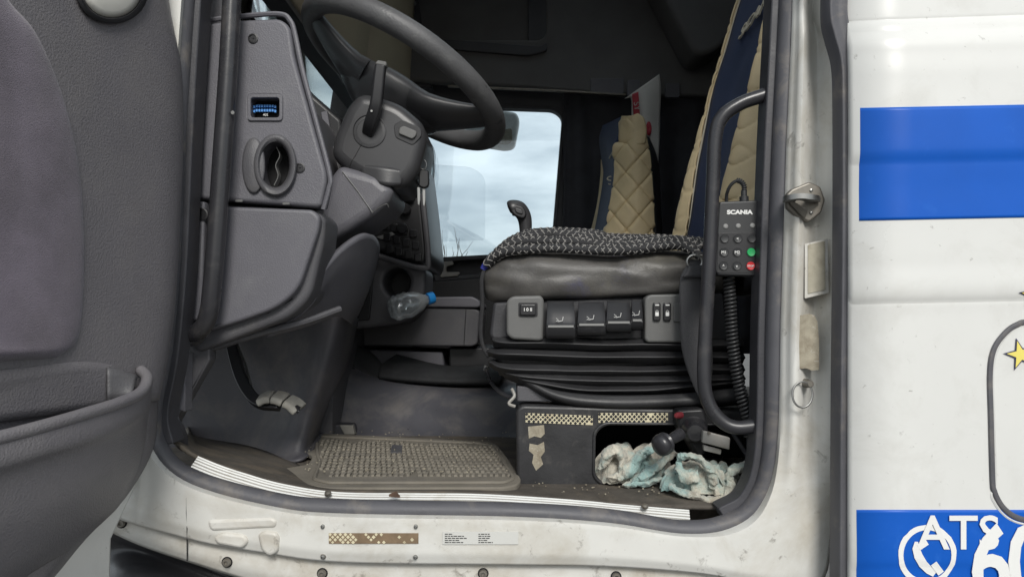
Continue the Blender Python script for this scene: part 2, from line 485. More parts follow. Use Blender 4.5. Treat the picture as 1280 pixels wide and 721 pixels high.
def ring_decal(cu_, cv_, r0, r1, name, matn):
    b = MB(); n = 40; vs = []
    for j in range(n):
        a = 2 * pi * j / n; w = r1 + random.uniform(-.7, .5)
        vs += [panel_pt(cu_ + w * cos(a), cv_ + w * 1.04 * sin(a), PO), panel_pt(cu_ + r0 * cos(a), cv_ + r0 * 1.04 * sin(a), PO)]
    b.add(vs, [(2 * j, 2 * j + 1, (2 * j + 3) % (2 * n), (2 * j + 2) % (2 * n)) for j in range(n)])
    return b.build(name, matn, sp_, flat=True)
ring_decal(1158.5, 693, 30, 36.5, 'phone_emblem_ring', 'decal_white')
hs = MB()
def strip2(path, w, off):
    vs = []
    for i, (p, ww) in enumerate(zip(path, w)):
        a = Vector(path[min(i + 1, len(path) - 1)]) - Vector(path[max(i - 1, 0)]); a.normalize(); nrm = Vector((-a.y, a.x))
        vs += [panel_pt(p[0] + nrm.x * ww, p[1] + nrm.y * ww, off), panel_pt(p[0] - nrm.x * ww, p[1] - nrm.y * ww, off)]
    return vs, [(2 * i, 2 * i + 1, 2 * i + 3, 2 * i + 2) for i in range(len(path) - 1)]
hp = [(1144.5, 676), (1144, 684), (1147, 694), (1153, 704), (1161, 712), (1168, 717)]
hs.add(*strip2(hp, [2, 4.6, 5.4, 5.4, 5, 3.6], PO + .0006))
hs.add(*strip2([(1147, 683), (1158, 676.5)], [4, 3.4], PO + .0009))
hs.add(*strip2([(1166, 703), (1176, 716)], [4.2, 4.2], PO + .0009))
hs.build('phone_emblem_handset', 'decal_white', sp_, flat=True)
def ptext(body, u, v, hpx, sx, bold, off, name='lettering'):
    p = panel_pt(u, v, 0); p.y = py(690) - off
    return text(name, body, p, hpx * (D - .087) / F / .70, 'decal_white', sp_, ext=.0004, sx=sx, bold=bold)
ptext('ATS', 1197, 667, 42, 1.0, .0006, PO + .0003)
ptext('6', 1237, 705, 88, .84, .0024, PO + .0006)
ptext('0', 1285, 706, 92, .84, .0024, PO + .0006)
def star(cu_, cv_, R, rot):
    P = [(cu_ + (R if k % 2 == 0 else R * .40) * cos(rot + k * pi / 5), cv_ + (R if k % 2 == 0 else R * .40) * sin(rot + k * pi / 5)) for k in range(10)]
    P2 = [(cu_ + (R * .84 if k % 2 == 0 else R * .31) * cos(rot + k * pi / 5), cv_ + (R * .84 if k % 2 == 0 else R * .31) * sin(rot + k * pi / 5)) for k in range(10)]
    s1 = on_panel(P, 'star_outline', 'decal_dark', PO)
    s2 = on_panel(P2, 'star', 'decal_yellow', PO + .0005)
star(1276, 443, 21, pi * 1.02); star(1290, 372, 18, pi * 1.04)
# storage locker outline: recessed rubber gap with a bright rolled edge
lk = [(1241, 600), (1239, 520), (1238, 470), (1242, 440), (1254, 420), (1272, 410), (1300, 406), (1440, 404)]
lk2 = [(1241, 600), (1243, 613), (1248, 625), (1256, 636), (1268, 645), (1284, 650), (1310, 653), (1440, 656)]
path = smooth([panel_pt(u, v, .0158) for u, v in lk[::-1] + lk2[1:]], 6)
MB().tube(path, .0042, 8, flat=.7, up=(0, -1, 0)).build('locker_gap_seal', 'rubber_grey', sp_)
path = smooth([panel_pt(u + 4.5, v, .0145) for u, v in lk[::-1]] + [panel_pt(u - 3, v + 5, .0145) for u, v in lk2[1:]], 6)
MB().tube(path, .0022, 6).build('locker_door_edge', 'white_paint', sp_)

# --- doorway frame: A pillar, sill and B pillar pressed as one piece
IN = [(246, -160), (234, -40), (221, 160), (213, 330), (203, 440), (190, 515), (199, 562), (240, 601), (345, 630), (430, 638), (640, 642), (760, 650), (850, 664), (905, 655), (945, 627), (965, 560), (969, 400), (976, 200), (984, 40), (988, -40), (994, -170)]
OUT = [(205, -160), (196, -40), (180, 160), (165, 330), (152, 440), (128, 560), (122, 632), (233, 672), (330, 690), (430, 702), (640, 705), (760, 707), (880, 716), (1012, 735), (1040, 670), (1041, 560), (1041, 400), (1043, 200), (1040, 70), (1030, 20), (1030, -170)]
A = smooth([Vector((u, v, 0)) for u, v in IN], 6); B_ = smooth([Vector((u, v, 0)) for u, v in OUT], 6)
NV = 22
def fprof(t, k):
    side = max(0, min(1, (k - 84) / 10))           # 0 on sill, 1 on the pillar
    left = max(0, min(1, (48 - k) / 8))
    y_s = .040 - .045 * min(1, t / .12) + .006 * max(0, t - .8) / .2
    y_p = .045 - .040 * min(1, t / .14) - .022 * math.exp(-((t - .36) / .13) ** 2) + .012 * math.exp(-((t - .66) / .13) ** 2) - .012 * max(0, t - .82) / .18
    return y_s * (1 - side) + y_p * side
fr = MB(); vs = []
for k, (a, b) in enumerate(zip(A, B_)):
    for j in range(NV + 1):
        t = j / NV
        p = a.lerp(b, t)
        y = fprof(t, k)
        if 105 < k < 116:
            y += .010 * math.exp(-((k - 111) / 2.2) ** 2) * math.exp(-((t - .55) / .25) ** 2)
        y += .0016 * noise.noise(Vector((p.x * .02, p.y * .02, 3)))
        vs.append(W(p.x, p.y, y))
n = NV + 1
fr.add(vs, [(k * n + j, k * n + j + 1, (k + 1) * n + j + 1, (k + 1) * n + j) for k in range(len(A) - 1) for j in range(NV)])
frame = fr.build('door_frame', 'white_frame', cab, sol=.004, solo=0, ang=60)
# lower flange below the crease
ft = [(60, 615), (122, 632), (180, 655), (233, 672), (330, 690), (430, 702), (640, 705), (760, 707), (880, 716), (1012, 735)]
fb = [(40, 630), (118, 655), (175, 680), (233, 700), (330, 730), (430, 752), (640, 755), (760, 757), (880, 760), (1012, 775)]
fl = MB().patch([[W(u, v - 2, .004) for u, v in ft], [W(u, v + 3, .012) for u, v in ft], [W(a + (c - a) * .6, b + (e - b) * .6, .012) for (a, b), (c, e) in zip(ft, fb)], [W(u, v, .022) for u, v in fb]], 6, 3)
flange = fl.build('sill_flange', 'white_sill', cab, sol=.004, solo=0, ang=60)
# extra white door-step corner under the open door
MB().patch([[W(60, 560, .03), W(130, 560, .02), W(186, 540, .03)], [W(50, 600, .02), W(125, 600, .012), W(200, 585, .02)], [W(60, 622, .012), W(125, 640, .006), (W(236, 660, .0))]], 6, 6).build('front_corner', 'white_sill', frame, sol=.003, solo=0)
# seam, beads
MB().tube([W(232, 606, -.004), W(233, 622, -.0068), W(233, 640, -.0068), W(234, 660, -.006), W(234, 672, .000), W(234, 700, .0095)], .0010, 6).build('panel_seam', 'groove', frame)
def emboss(name, pts, r, Y, par, matn='white_sill', depth=.012, bev=.005):
    return plate(name, rpoly(pts, r), [], Y, depth, matn, par, bev=bev)
emboss('pressed_bead', [(258, 650), (340, 646), (347, 651), (344, 660), (262, 664)], 6, -.0095, frame)
emboss('pressed_bead', [(266, 672), (276, 665), (306, 668), (311, 677), (302, 686), (270, 680)], 5, -.011, frame)
emboss('pressed_bead', [(321, 668), (330, 663), (345, 665), (349, 672), (347, 690), (336, 696), (326, 688)], 5, -.011, frame)
def bolt(u, v, Y, rpx, par, name='bolt', m='steel_dirty', washer='black_void'):
    r = rpx * (Y + D) / F
    o = MB().lathe([(r * 1.25, 0.012), (r * 1.25, -.001), (r, -.002), (r, -.002)], W(u, v, Y), (0, 1, 0), 16).build(name + '_washer', washer, par)
    MB().lathe([(r * .95, 0.004), (r * .95, -.004), (r * .8, -.0055), (r * .45, -.0058), (r * .40, -.003)], W(u, v, Y - .001), (0, 1, 0), 16).build(name, m, par)
for u, v in ((152, 653), (284, 702), (403, 716), (604, 716), (770, 720)):
    bolt(u, v, .010, 5.5, flange)
for u, v in ((404, 657), (520, 657), (404, 695), (519.5, 695)):
    bolt(u, v, -.004, 2.8, frame, 'rivet', 'steel', 'steel_dirty')
for u, v in ((239, 629), (239, 658)):
    MB().lathe([(.0028, .006), (.0028, -.001), (.0018, -.0022)], W(u, v, -.003), (0, 1, 0), 12).build('rivet', 'white_sill', frame)

def checker_strip(u0, v0, u1, v1, Y, par, base, chk, cell, skew=0, keep=1.0):
    """a tape with a raised chequer print: one thin plate and one joined print"""
    sk = lambda u: skew * (u - u0) / (u1 - u0)
    t = MB().prism([W(u0, v0, Y), W(u1, v0 + sk(u1), Y), W(u1, v1 + sk(u1), Y), W(u0, v1, Y)], (0, .0008, 0)).build('warning_tape', base, par, flat=True)
    b = MB(); nr = round((v1 - v0) / cell); nc = round((u1 - u0) / cell)
    for i in range(nc):
        for j in range(nr):
            if (i + j) % 2 == 0 and random.random() < keep(i / nc) if callable(keep) else (i + j) % 2 == 0:
                a = u0 + i * (u1 - u0) / nc; c = v0 + j * (v1 - v0) / nr; w = (u1 - u0) / nc; h = (v1 - v0) / nr
                s_ = sk(a)
                k_ = random.uniform(.62, .80)
                b.add([W(a + w / 2 - w * k_, c + h / 2 + s_, Y - .0005), W(a + w / 2, c + h / 2 - h * k_ + s_, Y - .0005), W(a + w / 2 + w * k_, c + h / 2 + s_, Y - .0005), W(a + w / 2, c + h / 2 + h * k_ + s_, Y - .0005)], [(0, 1, 2, 3)])
    b.build('tape_chequers', chk, t, flat=True, kind='stuff')
    return t
checker_strip(411, 666, 523, 679, -.0085, frame, 'tape_brown', 'tape_cream', 3.2, keep=lambda f: .97 if f < .27 else .30 if f < .6 else .12)
st = plate('type_sticker', rrect(553, 664, 648, 680, 1), [], -.0085, .0008, 'sticker', frame, bev=.0001)
for i, (w, u) in enumerate([(10, 556), (24, 556), (28, 556), (18, 556), (23, 556), (14, 598), (15, 598), (14, 598), (11, 598), (18, 598)]):
    v = 666.5 + 2.6 * (i % 5)
    b = MB(); uu = u
    while uu < u + w:
        l = random.uniform(2, 5); b.add([W(uu, v, -.0089), W(min(uu + l, u + w), v, -.0089), W(min(uu + l, u + w), v + 1.2, -.0089), W(uu, v + 1.2, -.0089)], [(0, 1, 2, 3)]); uu += l + .8
    b.build('print_line', 'print_black', st, flat=True)

# scuffs on the lower frame: dark rubbed marks
# --- pillar hardware
sk_ = W(1010, 253, -.012)
s1 = plate('striker_plate', rpoly([(990, 236), (1012, 227), (1026, 233), (1032, 250), (1027, 266), (1012, 278), (998, 272), (984, 260), (983, 243)], 3), [], -.020, .012, 'steel_dirty', cab, bev=.003)
MB().sweep(smooth([W(986, 250, -.018), W(988, 248, -.04), W(1000, 246, -.048), W(1014, 248, -.045), W(1018, 250, -.022)], 6), [(-.009, -.004), (.009, -.004), (.009, .004), (-.009, .004)], up=(0, 0, 1)).build('striker_loop', 'steel', s1, bev=.002)
MB().add([W(984, 247, -.022), W(1010, 262, -.022), W(1006, 274, -.021), W(988, 256, -.021), W(984, 247, -.030), W(1010, 262, -.034), W(1006, 274, -.028), W(988, 256, -.024)], [(0, 1, 2, 3), (4, 7, 6, 5), (0, 4, 5, 1), (1, 5, 6, 2), (2, 6, 7, 3), (3, 7, 4, 0)]).build('striker_wedge', 'steel_dirty', s1, bev=.002)
for u, v in ((1003, 246), (1014, 238), (1014, 266)):
    MB().lathe([(.0024, .002), (.0024, -.0015), (.001, -.002)], W(u, v, -.0205), (0, 1, 0), 10).build('screw', 'steel', s1)
plate('pillar_label', rpoly([(1006, 305), (1035, 298), (1036, 366), (1006, 373)], 1), [], -.0115, .001, 'white_frame', frame, bev=.0002)
plate('pillar_label', rpoly([(1010, 306), (1031, 301), (1032, 362), (1010, 367)], 1), [], -.0128, .001, 'label_tan', frame, bev=.0002)
plate('worn_label', [(991, 397), (995, 395), (1012, 392), (1018, 394), (1022, 402), (1024, 425), (1024, 462), (1015, 463), (1007, 460), (992, 462), (991, 440), (993, 418)], [], -.0155, .001, 'label_old', frame, bev=.0002)
MB().lathe([(.007, .010), (.007, -.002), (.005, -.008), (.0055, -.012), (.004, -.014)], W(1009, 479, -.012), (0, 1, 0), 14).build('ring_stud', 'steel_dirty', cab)
rg = [W(1003 + 12.5 * cos(a), 493 + 16 * sin(a), -.026 - .004 * sin(a)) for a in [2 * pi * i / 36 for i in range(36)]]
MB().tube(rg, .0016, 8, closed=True).build('pull_ring', 'steel', cab)

# --- rubber seals
OS = [(1042, -170), (1042, -20), (1042, 25), (1047, 48), (1055, 80), (1057, 130), (1057, 300), (1055, 480), (1054, 640), (1053, 800)]
path = smooth([W(u, v, -.052) for u, v in OS], 8)
prof = [(-.016, .010), (-.016, -.012), (-.012, -.02), (-.003, -.016), (.002, -.017), (.013, -.022), (.0165, -.012), (.0165, .010)]
prof = [(b, -c) for b, c in prof]
MB().sweep(path, prof, up=(0, -1, 0)).build('rear_weather_strip', 'rubber_grey', cab, bev=.002)
SEAL = [(u, v - (3 if 230 < u < 900 and v > 590 else 0)) for u, v in IN]
path = smooth([W(u, v, .028) for u, v in SEAL], 8)
MB().tube(path, .0150, 12, flat=1.2, up=(0, -1, 0)).build('door_seal', 'rubber_grey', cab, ang=0)
def inset(pts, k):
    out = []
    for i, p in enumerate(pts):
        a = Vector(pts[min(i + 1, len(pts) - 1)]) - Vector(pts[max(i - 1, 0)]); a.normalize()
        out.append((p[0] + a.y * k, p[1] - a.x * k))
    return out
for part_ in (inset(SEAL, 15)[:7], inset(SEAL, 15)[13:]):
    path = smooth([W(u, v, .045) for u, v in part_], 8)
    MB().sweep(path, [(-.012, .012), (.004, .014), (.010, .006), (.010, -.03), (-.012, -.03)], up=(0, -1, 0)).build('seal_flange', 'rubber', cab, bev=.002)
# cut in the seal trim
MB().box(W(218, 176, .008), (.026, .004, .0022), Matrix.Rotation(radians(10), 3, 'Y')).build('seal_joint', 'groove', cab)

# --- aluminium sill strip
SS = [(243, 577), (270, 588), (300, 598), (350, 612), (420, 622.5), (520, 624), (600, 625), (700, 631), (780, 638), (862, 645)]
sc_path = smooth([W(u, v, .062) for u, v in SS], 8)
strip = MB().sweep(sc_path, [(-.011, -.010), (-.011, 0), (.0115, .0), (.0115, -.010)], up=(0, -.75, .66)).build('sill_strip', 'alu_dark', cab)
for k in (-.0095, -.0055, -.0008, .0044, .0092):
    MB().sweep([p for p in sc_path], [(k - .0017, -.002), (k - .0013, .0016), (k + .0013, .0016), (k + .0017, -.002)], up=(0, -.75, .66)).build('rib', 'alu', strip)
for u, v in ((410, 617), (806, 633)):
    MB().lathe([(.006, 0), (.005, .004), (.002, .005)], W(u, v, .058), (0, -.5, .8), 12).build('screw', 'steel_dirty', strip)
MB().prism([W(486, 620, .045), W(500, 622, .045), (W(495, 616, .05))], (0, .002, .003)).build('peeled_flake', 'rust', strip)

# --- floor and dirty inner sill
MB().box((.15, 1.17, -.025), (1.9, 2.06, .05)).build('floor', 'floor_dirt', cab)
MB().patch([[W(u, v - 2, .068) for u, v in [(215, 555), (243, 575), (300, 596), (350, 610), (420, 620), (600, 622), (780, 636), (930, 640)]],
            [W(232, 545, .2), W(250, 563, .2), W(310, 582, .2), W(355, 596, .18), W(420, 612, .14), W(600, 614, .13), W(780, 622, .12), W(935, 622, .12)],
            [W(232, 535, .5), W(245, 548, .5), W(310, 560, .48), W(362, 578, .42), W(420, 604, .22), W(600, 606, .22), W(780, 608, .22), W(940, 605, .22)]], 5, 5).build('inner_sill', 'floor_dirt', cab, sol=.006)

# --- interior shell
roof = plate('roof', [(-.85, -.1), (1.15, -.1), (1.15, 2.3), (-.85, 2.3)], [[(-.15, .55), (.75, .55), (.75, 1.75), (-.15, 1.75)]], -.02, .04, 'headliner', cab, bev=.002, raw=True)  # the unseen hole is added to let skylight brighten the cab
roof.data.transform(Matrix.Translation((0, 0, 2.02)) @ Matrix.Rotation(radians(-90), 4, 'X'))
MB().box((.3, 1.15, 2.05), (.96, 1.26, .008)).build('added_roof_pane', 'pane', roof)  # glazing of the added opening, out of view, for interior light
MB().box((1.17, 1.1, .8), (.04, 2.35, 2.4)).build('rear_wall', 'curtain', cab)
MB().box((.15, .03, 1.82), (1.9, .06, .36)).build('side_header', 'white_paint', cab)
MB().box((.85, .02, .55), (.60, .02, 2.2)).build('inner_side_lining', 'headliner', cab)
MB().box((-.70, 1.45, -.05), (.5, 1.5, .7)).build('front_bulkhead', 'dash_dark', cab)
# windscreen and its frame
wz = [(-.93, .76), (-.78, 1.95)]
MB().add([(-.93, .1, .74), (-.93, 2.3, .74), (-.74, 2.3, 1.98), (-.74, .1, 1.98)], [(0, 1, 2, 3)]).build('windscreen', 'windscreen_tint', cab, sol=.005)
MB().sweep([(-.90, 2.34, .55), (-.70, 2.34, 2.0)], [(-.03, -.05), (.03, -.05), (.03, .05), (-.03, .05)]).build('far_pillar', 'trim_far', cab)
MB().sweep([(-.955, .06, .4), (-.75, .06, 2.0)], [(-.03, -.05), (.03, -.05), (.03, .05), (-.03, .05)]).build('near_pillar', 'trim_far', cab)
# mudguard under the sill
MB().patch([[W(118, 655, .05), W(180, 680, .045), W(240, 702, .045), W(300, 726, .045), W(420, 760, .05)],
            [W(120, 690, .09), W(165, 690, .06), W(215, 706, .06), W(270, 728, .06), W(360, 770, .07)],
            [W(125, 740, .02), W(150, 725, -.01), W(200, 730, .0), W(250, 745, .0), W(330, 780, .02)],
            [W(130, 800, .0), W(150, 800, -.04), W(200, 800, -.04), W(250, 800, -.04), W(330, 820, -.03)]], 8, 8).build('mudguard', 'mudguard', cab, sol=.006)
MB().box(W(190, 800, .35), (.8, .25, .45)).build('wheel_arch', 'black_void', cab)

# --- sun blind across the windscreen with its bottom bar
bar = MB().sweep([(-.505, .12, .985), (-.505, 2.12, .985)], [(-.020, -.028), (.020, -.028), (.022, .028), (-.012, .030)], up=(-.45, 0, .9)).build('sun_blind_bar', 'dash_black', cab, bev=.003)
for x0, x1 in ((.13, 1.169), (1.171, 2.12)):
    MB().patch([[Vector((-.50, x0, 1.0)), Vector((-.50, x1, 1.0))], [Vector((-.45, x0, 1.2)), Vector((-.45, x1, 1.2))], [Vector((-.42, x0, 1.75)), Vector((-.42, x1, 1.75))]], 6, 8).build('sun_blind', 'sun_blind', cab, sol=.004)
MB().sweep([(-.505, .12, 1.016), (-.505, 2.12, 1.016)], [(-.003, -.003), (.003, -.003), (.003, .003), (-.003, .003)]).build('bar_trim', 'chrome', bar)
MB().uvp([(500, -40), (518, -40), (532, 70), (540, 110), (516, 110)], 2.05, .08).build('blind_end_post', 'trim_far', cab, bev=.006)
MB().lathe([(.012, 0), (.012, -.008), (.006, -.012)], W(517, 5, 2.05), (0, 1, 0), 12).build('post_screw', 'steel', cab)

# --- far side wall above and behind the passenger door
hd = plate('upper_locker', [(490, -200), (960, -200), (960, 122), (780, 118), (640, 108), (490, 100)], [rrect(500, -130, 683, 50, 14)], 2.02, .05, 'headliner', cab, bev=.01)
plate('locker_back', rrect(495, -135, 690, 56, 12), [], 2.075, .02, 'headliner', hd, bev=.002)
plate('locker_shelf_lip', rpoly([(540, 48), (676, 58), (684, 52), (684, 64), (660, 70), (540, 60)], 4), [], 2.005, .03, 'trim_far', hd, bev=.004)
plate('locker_divider', rpoly([(660, -60), (684, -60), (684, 50), (660, 52)], 3), [], 2.03, .03, 'trim_far', hd, bev=.004)
plate('roof_console', rpoly([(770, -120), (870, 72), (900, 62), (960, -20), (960, -120)], [10, 26, 20, 5, 5], 6), [], 1.80, .2, 'headliner', cab, bev=.02, res=4)
rail = MB().sweep([W(560, 108, 2.0), W(700, 114, 2.0), W(782, 119, 2.0)], [(-.004, -.006), (.004, -.006), (.004, .006), (-.004, .006)], up=(0, -1, 0)).build('curtain_rail', 'steel_dirty', cab, bev=.001)
plate('rail_bracket', rrect(738, 98, 780, 117, 2), [], 2.0, .012, 'dash_plastic', cab, bev=.002)
plate('rail_bracket', rrect(784, 100, 800, 120, 3), [], 1.99, .02, 'dash_plastic', cab, bev=.003)
plate('rail_bracket', rrect(832, 104, 850, 122, 3), [], 1.99, .02, 'dash_plastic', cab, bev=.003)
# curtain with real folds
cv = MB(); vs = []; nx, ny = 90, 10
for i in range(nx + 1):
    for j in range(ny + 1):
        u = 704 + 300 * i / nx; v = 112 + 330 * j / ny
        ph = i * .62 + .8 * sin(i * .21) + .25 * sin(j * .5 + i * .1)
        vs.append(W(u, v, 2.09 + .022 * sin(ph) * (.6 + .4 * j / ny)))
cv.add(vs, [(i * (ny + 1) + j, i * (ny + 1) + j + 1, (i + 1) * (ny + 1) + j + 1, (i + 1) * (ny + 1) + j) for i in range(nx) for j in range(ny)])
tag(cv.build('curtain', 'curtain', None, sol=.003, ang=0), 'dark pleated curtain hanging from the rail behind the passenger seat', 'curtain')

# ================================================================== PASSENGER DOOR
pd = thing('passenger_door', 'dark passenger door with large window on the far side of the cab', 'door', W(600, 620, 2.2))
win = rpoly([(462, 129), (692, 137), (703, 146), (689, 315), (462, 326)], [8, 12, 14, 6, 8], 6)
plate('door_trim', [(446, 72), (720, 78), (718, 640), (446, 640)], [win], 2.16, .06, 'trim_far', pd, bev=.006)
plate('window_gasket', rpoly([(456, 125), (694, 133), (707, 146), (693, 319), (456, 331)], [8, 12, 16, 6, 8], 6), [win], 2.150, .02, 'rubber', pd, bev=.004)
MB().uvp([(455, 121), (710, 130), (700, 325), (455, 335)], 2.195, .005).build('pane', 'pane', pd, flat=True)
plate('frame_pillar', rpoly([(706, 120), (728, 120), (716, 420), (700, 420)], 3), [], 2.12, .04, 'trim_far', pd, bev=.006)
plate('window_reflection_pane', rpoly([(450, 200), (590, 209), (607, 222), (606, 300), (450, 306)], [4, 14, 18, 4, 4], 6), [], 2.235, .003, 'reflection_tint', pd, bev=.0005)  # added pane standing in for a light reflection on the window
MB().sweep([W(456, 330, 2.13), W(692, 319, 2.13)], [(-.006, -.02), (.006, -.02), (.006, .02), (-.006, .02)], up=(0, -1, 0)).build('window_ledge', 'alu_dark', pd, bev=.002)
plate('arm_rest', rpoly([(536, 322), (690, 314), (690, 380), (620, 345), (545, 358)], 5), [rpoly([(545, 328), (640, 322), (640, 336), (585, 343), (552, 346)], 4)], 2.08, .06, 'trim_far', pd, bev=.006)
pl = plate('door_pull', rpoly([(542, 328), (566, 326), (567, 331), (558, 333), (558, 340), (575, 340), (573, 345), (551, 347)], 2), [], 2.07, .02, 'alu_dark', pd, bev=.003)
plate('map_pocket', rpoly([(520, 352), (690, 340), (690, 470), (520, 470)], 6), [], 2.06, .08, 'dash_black', pd, bev=.01)

# outside mirrors and a bare sapling seen through the far window
km = thing('kerb_mirror', 'small rounded kerb mirror hanging outside the passenger window', 'mirror', W(620, 180, 2.62))
rr_ = rpoly([(572, 150), (600, 132), (646, 140), (650, 150), (644, 182), (632, 185), (600, 180)], [8, 10, 6, 6, 8, 8, 10], 5)
plate('mirror_housing', rr_, [], 2.62, .10, 'mirror_shell', km, bev=.02, res=4)
plate('mirror_glass', rpoly([(598, 165), (612, 166), (640, 160), (640, 178), (632, 181), (604, 177)], 4), [], 2.612, .008, 'label_old', km, bev=.002)
MB().tube(smooth([W(600, 140, 2.66), W(590, 100, 2.66), W(560, 70, 2.5), W(540, 50, 2.28)], 6), .012, 8).build('mirror_arm', 'dash_black', km)
mm_ = thing('side_mirror', 'tall pale door mirror just outside the passenger window', 'mirror', W(535, 320, 2.55))
plate('mirror_housing', rpoly([(470, 165), (532, 168), (544, 185), (545, 215), (538, 262), (537, 330), (470, 335)], [6, 10, 12, 8, 6, 6, 6], 5), [], 2.5, .16, 'chrome', mm_, bev=.02, res=4)
MB().tube(smooth([W(500, 180, 2.55), W(480, 150, 2.5), W(460, 140, 2.25)], 6), .012, 8).build('mirror_arm', 'dash_black', mm_)
sap = thing('bare_sapling', 'thin leafless sapling standing outside beyond the far window', 'tree', (W(565, 400, 9).x, 9, -1.38))
def twig(b, p, d_, l, r, lev):
    pts = [p]; q = p.copy(); dd = d_.copy()
    for i in range(5):
        dd = (dd + Vector((random.uniform(-.18, .18), random.uniform(-.18, .18), random.uniform(-.02, .12)))).normalized(); q = q + dd * l / 5; pts.append(q.copy())
    b.tube(pts, r, 5, radii=[1 - .15 * i for i in range(6)])
    if lev:
        for i in (2, 3, 4):
            twig(b, pts[i], (dd + Vector((random.uniform(-1, 1), random.uniform(-.6, .6), random.uniform(.1, .6)))).normalized(), l * .5, r * .5, lev - 1)
tb = MB(); base = sap.location.copy()
tb.tube([base, base + Vector((.02, 0, 1.2)), base + Vector((.0, 0, 2.1))], .03, 7, radii=[1, .75, .5]); tb.build('trunk', 'bark', sap)
for dx, l in ((-.35, .72), (.05, .82), (.4, .66)):
    b = MB(); twig(b, base + Vector((0, 0, 2.0)), Vector((dx, .05, 1)).normalized(), l, .012, 1); b.build('branch', 'bark', sap)

# ================================================================== OPEN DRIVER DOOR
dr = thing('cab_door', 'open grey cab door with fabric insert and deep storage bin', 'door', (-.56, -.02, -.25))
aD = radians(11); hinge = Vector((-.512, -.012, 0)); dirD = Vector((-sin(aD), -cos(aD), 0)); nD = Vector((cos(aD), -sin(aD), 0))
CAM = Vector((0, -D, H))
def DP(u, v, n=0.0):
    ray = Vector(((u - 640) / F, 1, -(v - V0) / F))
    o = hinge + nD * n
    t = (o - CAM).dot(nD) / ray.dot(nD)
    return CAM + ray * t
# main trim: surface with soft relief, turned back round the hinge edge
rows = []
edge = [(200, -60, 0), (212, 20, 0), (224, 80, 0), (227, 170, 0), (223, 280, 0), (217, 380, 0), (209, 440, 0), (197, 500, 0)]
for ue, ve, _ in edge:
    vv = lambda u: ve + (ve - 400) * (ue - u) / 460 * .62
    rows.append([DP(ue - 1, ve, -.050), DP(ue, ve, -.012), DP(ue - 12, vv(ue - 12), .002), DP(ue - 50, vv(ue - 50), .004), DP(ue - 100, vv(ue - 100), .004), DP(ue - 150, vv(ue - 150), .004), DP(ue - 240, vv(ue - 240), .002), DP(ue - 330, vv(ue - 330), .0)])
trim = MB().patch(rows, 6, 6).build('trim_panel', 'door_plastic', dr, sol=.004, solo=0, ang=0)
# lower trim sweeping in to the bin
rows = []
for ue, ve, nn in [(196, 470, 0), (190, 500, 0), (184, 560, 0), (150, 620, -.004), (100, 672, -.006), (60, 720, -.01), (20, 760, -.012)]:
    rows.append([DP(ue + 6, ve, -.05), DP(ue, ve, -.014), DP(ue - 20, ve + 4, -.004), DP(ue - 120, ve + 14, -.004), DP(ue - 260, ve + 30, -.004)])
MB().patch(rows, 6, 6).build('lower_trim', 'door_plastic', dr, sol=.004, solo=0, ang=0)
# white outer door skin behind the trim
P = [(-220, -90), (204, -90), (214, 60), (196, 480), (160, 600), (126, 672), (124, 760), (-220, 760)]
MB().prism([DP(u, v, -.085) for u, v in P], nD * .02).build('door_skin', 'white_paint', dr, bev=.006)
# fabric insert, padded
rows = []
ins = [(-70, [(-190, 0), (-90, 0), (-30, 0), (0, 0)])]
right = [(-60, -20), (0, 10), (40, 44), (100, 72), (160, 90), (220, 101), (300, 106), (380, 104), (425, 97), (442, 78)]
for v, ur in right:
    rows.append([DP(ur + 1, v, -.003), DP(ur - 2, v, .004), DP(ur - 7, v, .010), DP(ur - 28, v, .015), DP(ur - 80, v + 1, .018), DP(ur - 170, v + 2, .018)])
rows.append([DP(u, v, n_) for u, v, n_ in [(74, 448, -.003), (70, 448, -.002), (62, 449, -.002), (40, 450, -.002), (0, 452, -.002), (-100, 456, -.002)]])
MB().patch(rows, 5, 5).build('fabric_insert', 'door_fabric', dr, sol=.003, solo=0, ang=0)
# handle cup
cup = MB(); C0 = (140, -24)
rings = []
for k, (ru, rv, nn) in enumerate([(45, 54, .006), (40, 49, .006), (38, 47, -.002)]):
    rings.append([DP(C0[0] + ru * cos(a) * (1 + .15 * sin(a)), C0[1] + rv * sin(a), nn + .004) for a in [2 * pi * j / 40 for j in range(40)]])
cupo = cup.loft(rings, (False, False)).build('handle_bezel', 'dash_black', dr, sol=.003, solo=0)
MB().loft([[DP(C0[0] + ru * cos(a) * (1 + .15 * sin(a)), C0[1] + rv * sin(a), nn) for a in [2 * pi * j / 40 for j in range(40)]] for ru, rv, nn in [(37, 46, .006), (30, 38, .010), (15, 18, .012), (1, 1, .012)]], (False, False)).build('handle_cup', 'door_cup', cupo, sol=.002, solo=0, ang=0)
